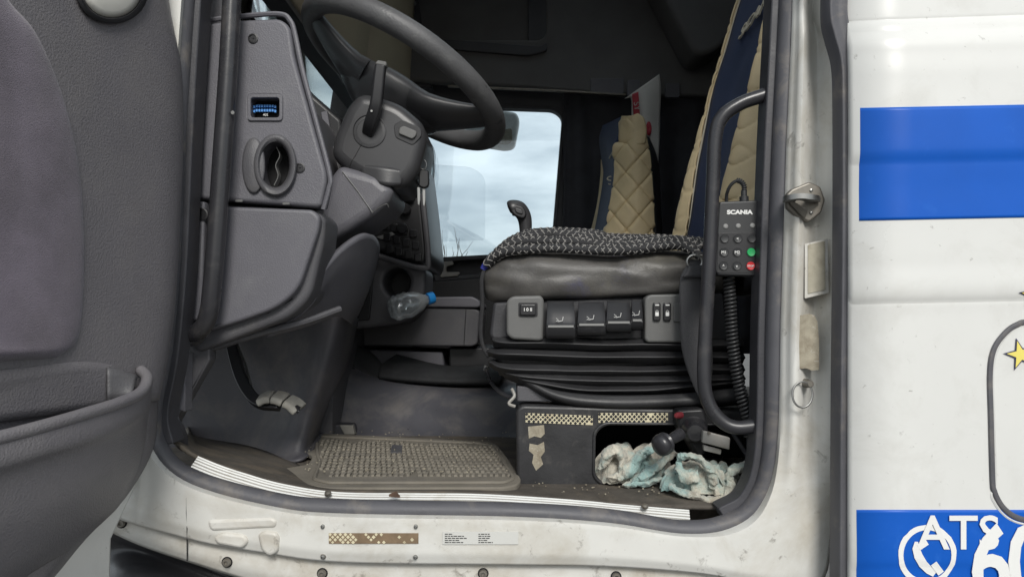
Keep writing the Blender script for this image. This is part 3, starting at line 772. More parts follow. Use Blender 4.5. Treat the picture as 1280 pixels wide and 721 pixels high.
# storage bin: back wall, right end wall, lip and bulging front
MB().patch([[DP(168, 462, .003), DP(110, 452, .006), DP(40, 458, .006), (DP(-60, 470, .006))], [DP(166, 500, .0), DP(110, 505, .0), DP(40, 520, .0), DP(-60, 535, .0)]], 6, 4).build('bin_back', 'door_plastic', dr, sol=.003, solo=0)
MB().patch([[DP(134, 460, .008), DP(150, 462, .014), DP(172, 470, .02)], [DP(134, 500, .01), DP(150, 500, .018), DP(165, 492, .03)]], 4, 4).build('bin_end', 'dash_dark', dr, sol=.003, solo=0)
lip = smooth([DP(176, 462, .012), DP(184, 473, .035), DP(176, 490, .055), DP(150, 503, .068), DP(110, 516, .075), DP(60, 531, .078), DP(0, 547, .078), DP(-80, 566, .078)], 8)
MB().tube(lip, .0075, 12, flat=1.0).build('bin_lip', 'door_plastic', dr, ang=0)
rows = [[DP(188, 474, .012), DP(186, 478, .038), DP(178, 494, .058), DP(150, 508, .071), DP(110, 521, .078), DP(60, 536, .081), DP(0, 552, .081), DP(-90, 574, .081)],
        [DP(187, 500, .008), DP(184, 505, .034), DP(176, 516, .056), DP(150, 532, .072), DP(110, 547, .080), DP(60, 562, .083), DP(0, 580, .083), DP(-90, 603, .083)],
        [DP(184, 520, .004), DP(180, 526, .028), DP(172, 534, .046), DP(148, 548, .062), DP(108, 564, .070), DP(58, 580, .073), DP(-2, 600, .073), DP(-92, 624, .073)],
        [DP(176, 570, -.004), DP(170, 578, .018), DP(160, 588, .036), DP(134, 602, .052), DP(98, 620, .062), DP(50, 640, .066), DP(-10, 662, .066), DP(-100, 690, .066)],
        [DP(152, 625, -.01), DP(144, 632, .004), DP(134, 640, .018), DP(110, 656, .032), DP(78, 674, .042), DP(36, 696, .048), DP(-20, 720, .048), DP(-110, 750, .048)],
        [DP(118, 660, -.012), DP(110, 668, -.008), DP(100, 674, .0), DP(80, 690, .01), DP(52, 706, .02), DP(14, 730, .026), DP(-40, 760, .026), DP(-120, 800, .026)]]
MB().patch(rows, 6, 7).build('bin_front', 'door_plastic', dr, sol=.003, solo=0, ang=0)

# ================================================================== A PILLAR INNER TRIM + DOOR CHECK
plate('pillar_trim', rpoly([(246, -160), (300, -160), (262, 29), (262, 450), (200, 560), (205, 440), (216, 300), (224, 160), (238, 0)], 2), [rpoly([(259, -160), (300, -160), (290, 26), (254, 28)], 2)], .115, .03, 'dash_dark', cab, bev=.003)
MB().uvp([(222, 441), (232, 441), (231, 515), (223, 512)], .085, .03).build('check_strap', 'dash_plastic', cab, bev=.002)
MB().uvp([(216, 412), (242, 408), (244, 428), (216, 436)], .075, .02).build('hinge_bracket', 'rust', cab, bev=.003)
MB().patch([[W(222, 520, .07), W(228, 530, .08), W(234, 545, .1)], [W(214, 545, .07), W(222, 560, .09), W(234, 566, .12)]], 4, 4).build('seal_flap', 'rubber', cab, sol=.003)

# ================================================================== DASHBOARD
da = thing('dashboard', 'grey moulded dashboard with side air duct and fuse window', 'dashboard', (-.45, .3, .3))
oval = [(344 + 20 * cos(a), 207 + 31 * sin(a)) for a in [2 * pi * j / 32 for j in range(32)]]
fz = rrect(312, 121, 350, 148, 4)
up_ = plate('side_cover', rpoly([(249, 30), (300, 25), (350, 23), (362, 33), (367, 70), (409, 222), (401, 257), (395, 259), (233, 247), (240, 150)], [4, 0, 10, 12, 10, 12, 6, 5, 6, 0], 5), [oval, fz], .090, .05, 'dash_plastic', da, bev=.006, res=3)
# rolled trim along the edge of the cover
MB().tube(smooth([W(250, 27, .10), W(300, 21, .10), W(349, 18, .10), (W(363, 27, .10)), W(369, 45, .10), W(378, 88, .10), W(395, 152, .10), W(412, 218, .10), W(411, 236, .10), W(404, 262, .10)], 6), .0045, 8).build('cover_edge', 'dash_plastic', up_)
for u, v in ((316.5, 48.5), (375, 210)):
    MB().lathe([(.0085, .0), (.0085, -.0012), (.0065, -.0016), (.0058, .003), (.004, .003), (.0035, .0006), (.0012, .0)], W(u, v, .0895), (0, 1, 0), 18).build('screw', 'dash_black', up_)
plate('fuse_bezel', rrect(309, 118, 353, 151, 5), [rrect(313, 122, 349, 147, 4)], .0865, .006, 'dash_plastic', up_, bev=.001)
fb_ = plate('fuse_recess', rrect(306, 115, 356, 154, 3), [], .118, .003, 'black_void', up_, bev=.0005)
fu = MB()
for j in range(2):
    for i in range(9):
        p = W(318 + i * 3.3, 133 + j * 5.5 + (0 if 0 < i < 8 else 1), .106); fu.box(p, (.0032, .004, .0045))
    fu.box(W(331.5, 133 + j * 5.5, .110), (.036, .004, .0025))
fu.build('fuse_connector', 'fuse_blue', fb_, bev=.0004)
text('fuse_number', '405', W(332, 144, .106), .006, 'print_white', fb_)
# air duct
def ovr(cu_, cv_, ru, rv, Y, n=36, lob=0):
    return [W(cu_ + ru * cos(a) - lob * max(0, -cos(a)) ** 3, cv_ + rv * sin(a), Y) for a in [2 * pi * j / n for j in range(n)]]
vent = MB().loft([ovr(344, 206.5, 27, 39, .0895), ovr(344, 206.5, 27, 39, .083), ovr(344, 206.5, 25, 36.5, .079), ovr(344, 206.5, 22, 33.5, .079), ovr(344, 207, 19.5, 30, .083), ovr(344, 207, 18, 28, .10), ovr(344, 207, 17, 27, .138)], (False, False)).build('air_duct', 'dash_dark', up_, ang=50)
MB().loft([ovr(317, 207, 14.5, 35, .0897), ovr(317, 207, 14, 34.5, .0855), ovr(317, 207, 12, 32, .0835)], (False, True)).build('duct_side_lobe', 'dash_dark', vent, ang=60)
MB().loft([ovr(344, 207, 22, 32, .132), ovr(344, 207, 22, 32, .136)], (True, True)).build('duct_throat', 'black_void', vent)
MB().sweep(smooth([W(346, 184, .104), W(350, 195, .104), W(345, 207, .104), W(348, 220, .104), W(343, 232, .104)], 6), [(-.0006, -.012), (.0006, -.012), (.0006, .002), (-.0006, .002)], up=(0, -1, 0)).build('duct_vane', 'switch_grey', vent)
# lower cover + its shell
sh = plate('lower_shell', rpoly([(230, 252), (396, 262), (407, 272), (404, 305), (388, 372), (362, 397), (300, 421), (246, 441), (228, 425)], [3, 6, 10, 10, 16, 16, 20, 8, 4], 5), [], .104, .10, 'dash_dark', da, bev=.010, res=4)
plate('lower_cover', rpoly([(262, 257), (391, 262), (400, 271), (398, 288), (373, 362), (346, 385), (300, 402), (258, 414)], [2, 6, 8, 10, 18, 20, 20, 3], 6), [], .086, .03, 'dash_plastic', da, bev=.006, res=4)
plate('cover_column', rpoly([(235, 250), (256, 252), (252, 400), (229, 402)], 3), [], .088, .03, 'dash_plastic', da, bev=.004)
MB().lathe([(.011, 0), (.011, -.001), (.009, -.0015), (.008, .004)], W(252, 268, .0875), (0, 1, 0), 16).build('cover_recess', 'dash_black', da)
for k in range(3):
    plate('cover_slot', rpoly([(333 + k * 11, 388 - k * 6), (343 + k * 11, 383 - k * 6), (344 + k * 11, 386 - k * 6), (334 + k * 11, 392 - k * 6)], 1), [], .1025, .003, 'black_void', sh, bev=.0004)
for u, v in ((298, 251.5), (357, 255)):
    plate('clip', rrect(u - 4, v - 2, u + 5, v + 1, 1), [], .087, .003, 'switch_grey', da, bev=.0005)
# under rim strip
MB().tube(smooth([W(232, 447, .13), W(262, 436, .13), W(320, 418, .135), W(380, 402, .15), W(425, 386, .2)], 6), .006, 8).build('under_rim', 'dash_dark', da)
# knee bolster
kb = MB().patch([[W(396, 340, .15), W(420, 312, .20), W(445, 294, .26), W(460, 292, .33), W(468, 302, .42), W(470, 312, .6)],
                 [W(385, 375, .15), W(408, 350, .20), W(432, 332, .26), W(449, 330, .33), W(458, 338, .42), W(462, 345, .6)],
                 [W(350, 404, .15), W(385, 392, .20), W(412, 378, .26), W(430, 374, .33), W(440, 380, .42), W(446, 386, .6)],
                 [W(330, 416, .15), W(372, 406, .20), W(400, 397, .26), W(418, 392, .33), W(428, 397, .42), W(436, 403, .6)]], 6, 6)
kb.build('knee_bolster', 'dash_plastic', da, sol=.01, ang=0)
# main body of the dash running across the cab
sec = [(-.90, .70), (-.62, .745), (-.46, .755), (-.40, .735), (-.365, .60), (-.39, .46), (-.46, .36), (-.90, .30)]
MB().prism([Vector((x, .14, z)) for x, z in rpoly(sec, .04, 4)], (0, 2.0, 0)).build('dash_body', 'dash_dark', da, ang=30)
# centre stack: dark fascia turned to the driver
cs = plate('centre_fascia', rpoly([(420, 240), (470, 200), (519, 178), (527, 240), (535, 318), (530, 332), (430, 300)], [6, 6, 6, 4, 10, 10, 6], 5), [], .86, .5, 'dash_black', da, bev=.012, res=3)
MB().tube(smooth([W(521, 182, .855), W(528, 245, .855), W(535, 322, .855), W(528, 335, .855), W(480, 322, .855), W(432, 306, .855)], 6), .008, 8).build('fascia_frame', 'dash_dark', cs)
random.seed(9)
for i in range(4):
    for j in range(3):
        u = 476 + i * 12 + j * 3; v = 276 + j * 15 + i * 3.5
        if u < 524: plate('switch', rrect(u, v, u + 9, v + 10, 2), [], .852, .012, 'switch_black', cs, bev=.002)
for u, v in ((507, 262), (512, 246), (503, 286)):
    MB().lathe([(.016, .0), (.015, -.014), (.012, -.017)], W(u, v, .857), (0, 1, 0), 16).build('dial', 'switch_black', cs)
plate('fascia_emblem', rpoly([(470, 296), (490, 290), (494, 293), (476, 299)], 1), [], .853, .008, 'grey_lens', cs, bev=.001)
MB().tube([W(462, 268, .40), W(495, 226, .42), W(520, 196, .44)], .0012, 6).build('wire', 'grey_lens', da)
ov2 = [(496 + 17 * cos(a), 353 + 18 * sin(a)) for a in [2 * pi * j / 24 for j in range(24)]]
lp_ = plate('lower_stack', rpoly([(418, 300), (470, 316), (533, 335), (531, 372), (508, 404), (450, 411), (400, 411), (405, 350)], [4, 4, 10, 10, 16, 12, 4, 4], 5), [ov2], .90, .2, 'dash_dark', da, bev=.010, res=3)
plate('stack_pocket', rpoly([(436, 322), (468, 330), (462, 400), (430, 402)], 3), [], .893, .02, 'dash_black', lp_, bev=.003)
MB().loft([[W(u, v, .905) for u, v in ov2], [W(u, v, 1.05) for u, v in ov2]], (False, True)).build('cup_holder', 'dash_black', lp_)
# steering column shrouds
lc = plate('column_skirt', rpoly([(398, 262), (412, 220), (424, 205), (470, 218), (492, 236), (486, 252), (468, 268), (430, 292), (403, 306), (398, 300)], [8, 6, 8, 4, 8, 8, 8, 10, 8, 8], 5), [], .33, .20, 'dash_plastic', da, bev=.02, res=4)
MB().tube([W(428, 214, .328), W(448, 240, .328), W(466, 266, .328)], .0009, 6).build('skirt_seam', 'grey_lens', lc)
MB().tube(smooth([W(466, 265, .327), W(473, 260, .326), W(483, 255, .326), W(486, 259, .328)], 5), .0011, 6).build('hook_wire', 'steel', lc)
lw_ = plate('column_side', rpoly([(372, 96), (392, 118), (428, 149), (430, 200), (405, 235), (385, 150)], 4), [], .50, .2, 'dash_black', da, bev=.01)
plate('column_bracket', rpoly([(401, 140), (409, 138), (416, 182), (407, 186)], 1.5), [], .49, .01, 'dash_plastic', lw_, bev=.002)
plate('column_gusset', rpoly([(402, 186), (424, 180), (436, 206), (414, 222)], 3), [], .43, .06, 'dash_dark', da, bev=.005)
cl_ = plate('column_shroud', rpoly([(449, 114), (470, 118), (500, 128), (528, 152), (533, 172), (522, 214), (508, 232), (492, 236), (458, 228), (424, 207), (412, 192), (416, 170), (433, 130)], [10, 6, 12, 14, 12, 14, 12, 10, 8, 10, 10, 10, 12], 5), [], .34, .19, 'wheel_plastic', da, bev=.024, res=5)
MB().patch([[W(452, 207, .352), W(480, 210, .345), W(506, 214, .352)], [W(455, 225, .350), W(482, 233, .342), W(500, 232, .352)]], 6, 5).build('shroud_chin', 'wheel_plastic', cl_, sol=.01, ang=0)
MB().tube([W(452, 180, .3395), W(444, 195, .3395), W(436, 208, .341)], .0007, 6).build('shroud_seam', 'groove', cl_)
MB().lathe([(.034, .004), (.034, -.0015), (.0325, -.0022), (.032, .0), (.026, -.0005), (.023, .004), (.022, .02)], W(462, 164, .340), (0, 1, 0), 28).build('stalk_collar', 'wheel_plastic', cl_)
sb_ = plate('switch_recess', rpoly([(492, 156), (503, 150), (526, 160), (527, 170), (516, 182), (494, 172)], 4), [], .3385, .004, 'dash_black', cl_, bev=.001)
plate('rocker_switch', rpoly([(499, 160), (504, 157), (521, 164), (520, 170), (515, 174), (498, 167)], 2.5), [], .333, .012, 'switch_grey', cl_, bev=.002)
# stalk
skp = smooth([W(461, 166, .345), W(463, 155, .325), W(469, 136, .312), W(472, 118, .308), W(474, 98, .306), W(476, 82, .305)], 6)
stk = MB().sweep(skp, [(-.0105, -.006), (-.008, -.009), (.008, -.009), (.0105, -.006), (.0105, .006), (.008, .009), (-.008, .009), (-.0105, .006)], up=(0, -1, 0), scale=[1.15 - .15 * i / 30 for i in range(31)]).build('control_stalk', 'dash_black', da, bev=.002)
MB().prism([W(468, 80, .297), W(472, 75, .297), W(483, 77, .297), W(483, 83, .297)], (0, .018, 0)).build('stalk_cap', 'switch_grey', stk, bev=.002)
MB().lathe([(.0022, .001), (.0022, -.001)], W(464.5, 139, .3035), (0, 1, 0), 10).build('stalk_pin', 'steel', stk)

# ================================================================== STEERING WHEEL
swc = W(506, 97, .5); th = radians(29.5)
tw = radians(8); nW = Vector((sin(th) * cos(tw), sin(tw), cos(th) * cos(tw))); eW = Vector((cos(th), 0, -sin(th))); yW = nW.cross(eW)
sw = thing('steering_wheel', 'worn dark grey steering wheel above the driver footwell', 'steering wheel', swc)
R = .232
def wp(r, a, h=0.0):
    return swc + eW * (r * cos(a)) + yW * (r * sin(a)) + nW * h
MB().tube([wp(R, 2 * pi * i / 72) for i in range(72)], .0236, 18, closed=True).build('rim', 'wheel_leather', sw, ang=0)
# hub: dished airbag boss, with spokes flaring to the rim
hub = MB(); rings = []
for rx, ry, h in [(.020, .020, -.020), (.085, .070, -.022), (.125, .092, -.034), (.132, .098, -.050), (.118, .092, -.074), (.085, .075, -.098), (.055, .055, -.115), (.045, .045, -.15)]:
    rings.append([swc + eW * (rx * cos(a)) + yW * (ry * sin(a)) + nW * h for a in [2 * pi * j / 36 for j in range(36)]])
hub.loft(rings).build('hub', 'wheel_plastic', sw, ang=60)
def spoke(a, w0, w1):
    b = MB(); rings = []
    rad = eW * cos(a) + yW * sin(a); tan = -eW * sin(a) + yW * cos(a)
    for t in [0, .15, .3, .45, .6, .75, .9, 1.0]:
        r = .075 + (R - .075 - .004) * t
        w = w0 + (w1 - w0) * t ** .6; hh = .036 - .020 * t ** .8; z = -.056 + .056 * t ** 1.3
        rings.append([swc + rad * r + tan * (w * cos(q)) + nW * (z + hh * sin(q)) for q in [2 * pi * j / 16 for j in range(16)]])
    b.loft(rings).build('spoke', 'wheel_plastic', sw, ang=60)
for a in (radians(-14), radians(194)):
    spoke(a, .085, .034)

# ================================================================== FOOTWELL
kp = thing('pedal_console', 'dark plastic kick panel beside the clutch pedal', 'panel', W(300, 560, .5))
MB().patch([[W(212, 425, .50), W(300, 405, .50), W(380, 392, .48), W(412, 388, .45), W(428, 388, .47), W(438, 392, .60), W(446, 398, .85)],
            [W(222, 470, .50), W(300, 470, .50), W(368, 462, .48), W(398, 455, .45), W(412, 455, .47), W(424, 455, .60), W(432, 455, .85)],
            [W(230, 520, .50), W(300, 530, .50), W(348, 528, .48), W(376, 522, .45), W(391, 518, .47), W(404, 508, .60), W(412, 500, .85)],
            [W(232, 548, .50), W(295, 556, .49), W(335, 563, .47), W(362, 566, .43), W(380, 560, .45), W(392, 545, .60), W(402, 532, .85)],
            [W(232, 556, .49), W(295, 565, .47), W(335, 573, .44), W(366, 579, .40), W(386, 571, .43), W(398, 552, .58), W(410, 535, .84)]], 6, 6).build('kick_panel', 'kick_plastic', kp, sol=.006, ang=0)
cp = thing('clutch_pedal', 'black clutch pedal arm with grey ribbed foot pad', 'pedal', W(320, 510, .34))
MB().sweep(smooth([W(286, 405, .46), W(291, 435, .43), W(300, 468, .38), W(311, 490, .345), W(325, 503, .32), W(350, 506, .31)], 6), [(-.009, -.011), (.009, -.011), (.009, .011), (-.009, .011)], up=(1, 0, .3)).build('pedal_arm', 'dash_black', cp, bev=.002)
MB().sweep([W(297, 432, .425), W(307, 456, .39), W(314, 483, .36)], [(-.002, -.002), (.002, -.002), (.002, .002), (-.002, .002)]).build('arm_edge', 'steel', cp)
MB().patch([[W(322, 499, .33), W(345, 498, .315), W(366, 506, .30), W(374, 514, .29)], [W(326, 493, .35), W(348, 491, .335), W(368, 499, .32), W(376, 508, .31)]], 6, 4).build('pedal_plate', 'dash_black', cp, sol=.006)
for q in ([(325, 502), (333, 498.5), (341, 497.5)], [(342.5, 497.6), (350, 499), (356.5, 501.5)], [(358, 502), (366, 506), (374, 513)]):
    MB().sweep(smooth([W(u, v, .315) for u, v in q], 5), [(-.024, -.003), (-.025, .004), (-.020, .0105), (.020, .0105), (.025, .004), (.024, -.003)], up=(0, -.25, 1)).build('pad_tread', 'pedal_rubber', cp, bev=.0025, seg=2)

# engine tunnel
tunnel = MB().patch([[W(384, 548, .72), W(450, 553, .72), W(550, 559, .70), W(655, 566, .66)],
            [W(398, 510, .80), W(455, 530, .80), W(550, 540, .78), W(660, 545, .74)],
            [W(404, 465, .86), W(460, 496, .86), W(550, 508, .84), W(665, 512, .80)],
            [W(408, 432, .94), W(464, 470, .94), W(550, 484, .92), W(670, 488, .88)],
            [W(420, 418, 1.15), W(480, 455, 1.15), W(560, 468, 1.15), W(680, 474, 1.1)],
            [W(430, 412, 1.6), W(490, 440, 1.6), W(570, 448, 1.6), W(690, 455, 1.6)]], 7, 7).build('engine_tunnel', 'tunnel_vinyl', cab, sol=.006, ang=0)
MB().patch([[W(420, 428, .955), W(445, 462, .945), W(472, 478, .935)], [W(424, 425, 1.0), W(462, 440, 1.0), W(488, 470, .98)]], 5, 4).build('tunnel_flap', 'black_mat', tunnel, sol=.005)
# rubber block at the mat's far edge
MB().uvp([(384, 529), (440, 531), (444, 545), (386, 546)], .735, .05).build('foot_rest', 'rubber', cab, bev=.004)
MB().uvp([(424, 531), (441, 531.5), (443.5, 543), (430, 543)], .732, .02).build('foot_rest_wear', 'pedal_rubber', cab, bev=.002)

# driver's mat
fm = thing('floor_mat', 'dusty ribbed rubber mat on the driver floor', 'floor mat', G(500, 590))
OUTM = [(366, 549), (378, 543), (400, 541), (600, 551), (619, 553), (630, 565), (652, 598), (647, 605), (630, 608.5), (500, 609), (410, 609), (384, 606), (368, 598), (350, 592), (348, 586), (385, 580), (392, 568), (372, 562)]
mo = [G(u, v, .016) for u, v in rpoly(OUTM, 6, 3)]
MB().prism(mo, (0, 0, -.012)).build('mat_sheet', 'mat_rubber', fm, bev=.003)
MB().tube([p + Vector((0, 0, .001)) for p in [G(u, v, .016) for u, v in rpoly([(396, 546), (600, 555), (616, 558), (642, 599), (630, 604), (412, 604.5), (392, 600), (400, 580), (396, 565)], 4, 3)]], .004, 6, closed=True).build('mat_rim', 'mat_rubber', fm)
gb = MB()
for j in range(17):
    y = .20 + j * .030
    for i in range(46):
        x = -.47 + i * .0108 + (.0054 if j % 2 else 0)
        d = y + D; u = 640 + x * F / d; v = V0 + (H - .017) * F / d
        lim = 620 + (v - 556) * .5
        if 402 + (8 if v > 585 else 0) < u < lim and 549 + (u - 400) * .035 < v < 601:
            if random.random() < .97: gb.box((x + random.uniform(-.0008, .0008), y, .017), (.0065 * random.uniform(.8, 1.1), .024 * random.uniform(.75, 1.05), .006 * random.uniform(.4, 1.2)))
gb.build('grip_bars', 'mat_grip', fm, kind='stuff')
plate_ = MB().prism([G(u, v, .021) for u, v in [(490, 555.5), (503, 556), (502, 565), (488, 564.5)]], (0, 0, -.004)).build('mat_patch', 'dash_dark', fm)
# passenger mat
tag(MB().patch([[W(474, 474, .935), W(500, 477, .925), (W(560, 481, .91)), W(625, 481, .90)], [W(476, 462, .97), W(500, 465, .97), W(560, 468, .97), W(630, 468, .96)], [W(492, 446, 1.06), W(510, 452, 1.1), W(560, 462, 1.14), W(640, 460, 1.14)]], 7, 6).build('passenger_mat', 'black_mat', None, sol=.014, solo=1), 'black rubber mat curling up over the engine tunnel', 'floor mat')

# storage box between the seats
sb = thing('storage_box', 'dark lidded storage box beyond the engine tunnel', 'box', W(520, 460, 1.12))
MB().uvp(rpoly([(440, 396), (470, 384), (575, 384), (596, 386), (600, 390), (597, 430), (590, 433), (430, 432)], 4), 1.10, .55).build('box_body', 'dash_dark', sb, bev=.008, seg=3)
MB().uvp(rpoly([(470, 372), (590, 370.5), (599, 375), (601, 382), (597, 384.5), (470, 383)], 3), 1.09, .56).build('box_lid', 'dash_plastic', sb, bev=.006, seg=3)
MB().tube([W(582.5, 386, 1.0965), W(580, 431, 1.0965)], .0011, 6).build('box_seam', 'groove', sb)
MB().uvp([(440, 436), (553, 440), (556, 462), (480, 470), (440, 450)], 1.13, .3).build('box_plinth', 'dash_plastic', sb, bev=.006)
MB().uvp([(560, 434), (650, 434), (650, 470), (562, 468)], 1.16, .3).build('box_foot', 'dash_black', sb, bev=.006)

# water bottle
bt = thing('water_bottle', 'crumpled clear plastic bottle with bright blue cap', 'bottle', W(490, 398, 1.0))
pa, pb = W(489, 387, .80), W(542, 371.5, .86)
ax = (pb - pa); Lb = ax.length; ax.normalize()
prof = [(.001, 0), (.024, .0), (.031, .006), (.034, .014), (.0325, .020), (.0345, .028), (.033, .036), (.0355, .046), (.034, .055), (.031, .068), (.025, .084), (.017, .098), (.0125, .106), (.0125, Lb - .012)]
bo = MB().lathe(prof, pa, ax, 28, caps=(False, False))
for i, p in enumerate(bo.v):
    bo.v[i] = p + Vector((noise.noise(p * 55), noise.noise(p * 55 + Vector((7, 0, 0))), noise.noise(p * 55 + Vector((0, 9, 0))))) * .0032
bo.build('bottle_body', 'bottle_plastic', bt, sol=.0006, ang=0)
cpz = MB()
rings = []
for r, h in [(.0150, -.018), (.0158, -.017), (.0158, -.003), (.0145, .0)]:
    rings.append([(pb + ax * h) + (ax.orthogonal().normalized() * cos(a) + ax.cross(ax.orthogonal().normalized()) * sin(a)) * (r * (1 + (.03 if j % 2 else 0))) for j, a in enumerate([2 * pi * q / 48 for q in range(48)])])
cpz.loft(rings).build('bottle_cap', 'bottle_cap', bt)

# ================================================================== DRIVER SEAT
ds = thing('driver_seat', 'driver seat with black cushion, quilted beige and blue backrest', 'seat', (.2, .45, .0))
# cushion: side wall and rounded top
def cush(v0, v1):
    pass
sec_u = [(604, 350, 326, .30), (609, 372, 322, .26), (640, 375, 316, .235), (700, 372, 313, .225), (770, 370, 316, .225), (830, 368, 314, .225), (872, 366, 318, .235), (905, 362, 318, .24)]
rows = []
for u, vb, vt, y in sec_u:
    rows.append([W(u, vb + 3, y + .04), W(u, vb, y), W(u - 1, (vb * 2 + vt) / 3, y - .012), W(u, (vb + vt * 2) / 3, y - .010), W(u + 2, vt + 6, y + .006), W(u + 3, vt, y + .04), W(u + 3, vt + 1, y + .14), W(u + 2, vt + 6, y + .3), W(u + 2, vt + 12, y + .42), W(u + 2, vt + 40, y + .46)])
cu_ = MB().patch(rows, 6, 5)
for i, p in enumerate(cu_.v):
    cu_.v[i] = p + Vector((0, -1, .3)) * (.011 * noise.noise(p * 8) + .010 * abs(noise.noise(Vector((p.x * 16 + p.z * 18, p.y * 6, p.z * 26)))) + .002 * noise.noise(p * 40))
cush_o = cu_.build('cushion', 'seat_leather', ds, sol=.004, ang=0)
MB().patch([[W(604, 352, .34), W(603, 352, .5), (W(606, 352, .68))], [W(606, 330, .30), W(606, 326, .5), W(609, 330, .68)], [W(611, 321, .30), W(612, 316, .5), W(614, 321, .66)]], 5, 5).build('cushion_front', 'seat_leather', ds, sol=.004)
MB().box((.19, .47, .30), (.44, .38, .10)).build('cushion_pan', 'seat_black', ds, bev=.01)
seam = smooth([W(607, 345, .252), W(618, 326, .232), W(640, 316.5, .226), W(700, 314, .218), W(770, 317, .217), (W(830, 315, .217)), W(872, 319, .228)], 6)
MB().tube([p + Vector((0, .012, .0)) for p in seam], .0022, 6).build('cushion_piping', 'seat_black', ds)
# carrier with switches
MB().uvp(rpoly([(617, 378), (905, 366), (915, 438), (630, 436), (612, 420)], 5), .235, .4).build('seat_carrier', 'seat_black', ds, bev=.008)
lsp = plate('switch_panel', rpoly([(633, 376), (640, 370), (676, 369), (680, 374), (679, 424), (674, 426), (640, 424), (633, 418)], 5), [], .198, .06, 'switch_grey', ds, bev=.005, res=3)
plate('switch_well', rrect(648, 378, 672, 396, 2), [], .1972, .003, 'dash_black', lsp, bev=.0006)
rk = plate('rocker_switch', rrect(650, 380, 670, 394, 2.5), [], .191, .01, 'switch_black', lsp, bev=.0018)
text('switch_mark', 'I 0 II', W(660, 387, .1905), .0085, 'print_white', rk, ext=.0003, bold=.0002)
rsp = plate('switch_panel', rpoly([(806, 373), (812, 368), (868, 367), (870, 372), (868, 428), (810, 428), (806, 424)], 4), [], .198, .06, 'switch_grey', ds, bev=.004, res=3)
for u in (816.5, 829.5):
    k = plate('rocker_switch', rrect(u, 378, u + 9.5, 401, 3), [], .192, .01, 'switch_black', rsp, bev=.002)
    plate('switch_icon', rrect(u + 2.7, 390, u + 7, 395, .8), [], .1913, .0012, 'print_white', k, bev=.0002)
    MB().tube([W(u + 4.8 + 1.7 * cos(a), 390 + 2.2 * sin(a), .1913) for a in [pi + pi * j / 6 for j in range(7)]], .0004, 5).build('switch_icon', 'print_white', k)
    plate('switch_icon', rrect(u + 2.5, 380.5, u + 7.5, 382, .4), [], .1915, .001, 'print_white', k, bev=.0002)
plate('blank_switch', rrect(842, 379, 852, 402, 2), [], .195, .006, 'switch_grey', rsp, bev=.001)
for (u0, u1, v0, v1) in ((683, 719, 376, 424), (722, 757, 377, 420), (758, 789, 376, 416), (789, 804, 374, 413)):
    m_ = v0 + (v1 - v0) * .62
    pdl = MB().patch([[W(u0 + 1, v0, .214), W(u1 - 2, v0, .214)], [W(u0 + 1, v0 + 12, .200), W(u1 - 1, v0 + 12, .200)], [W(u0, m_, .186), W(u1, m_, .186)], [W(u0, m_ + 4, .180), W(u1, m_ + 4, .180)], [W(u0, v1 - 3, .186), W(u1, v1 - 3, .186)], [W(u0 + 1, v1, .20), W(u1 - 1, v1, .20)]], 4, 4)
    q = pdl.build('adjuster_paddle', 'switch_black', ds, sol=.012, ang=50, bev=.0015)
    MB().sweep([W(u0 + 2, m_ + 2, .1775), W(u1 - 2, m_ + 2, .1775)], [(-.002, -.001), (.002, -.001), (.002, .001), (-.002, .001)], up=(0, -1, 0)).build('paddle_edge', 'grey_lens', q)
    uc = (u0 + u1) / 2; ic = MB()
    vc = m_ - 5
    ic.tube([W(uc + 3, vc - 5, .184), W(uc + 2, vc, .184), W(uc - 4, vc + 1, .184)], .0006, 5)
    ic.tube([W(uc - 6, vc - 3, .184), W(uc - 3, vc - 1, .184), W(uc - 6, vc + 1, .184)], .0005, 5)
    ic.build('paddle_icon', 'print_white', q)
# suspension bellows: every fold its own rubber roll
folds = [[(616, 424), (636, 428), (760, 431), (930, 431)], [(610, 439), (640, 444), (760, 446), (930, 446)], [(612, 452), (640, 460), (760, 463), (930, 462)], [(624, 463), (660, 471), (760, 476), (930, 472)], [(631, 466), (680, 480), (770, 488), (870, 482), (930, 478)]]
bk = MB().uvp(rpoly([(622, 420), (930, 425), (930, 500), (700, 500), (640, 472), (618, 452)], 10), .235, .38).build('bellows_core', 'bellows', ds, bev=.01)
for i, f in enumerate(folds):
    pth = [p + Vector((0, .004 * noise.noise(p * 14 + Vector((i * 5, 0, 0))), .004 * noise.noise(p * 11 + Vector((0, i * 4, 0))))) for p in smooth([W(u, v, .235 if k == 0 else .212) for k, (u, v) in enumerate(f)], 8)]
    MB().sweep(pth, [(-.0115, -.012), (-.008, -.003), (-.0025, .0045), (-.0008, .0085), (.0008, .0085), (.003, .003), (.0115, -.006), (.0115, -.012)], up=(0, -1, 0), scale=[(.75 + .25 * min(1, q / 8)) * (1 + .16 * noise.noise(Vector((q * .17, i * 3.3, 0)))) for q in range(len(pth))]).build('bellows_fold', 'bellows', ds, ang=0)
MB().patch([[W(650, 470, .222), W(690, 488, .208), W(760, 495, .204), W(850, 493, .204), W(930, 484, .206)], [W(655, 476, .220), W(700, 498, .200), W(760, 506, .196), W(850, 504, .196), W(930, 497, .20)], [W(655, 482, .235), W(700, 504, .235), W(760, 510, .235), W(850, 509, .235), W(930, 503, .235)]], 6, 5).build('bellows_skirt', 'bellows', ds, sol=.004, ang=0)
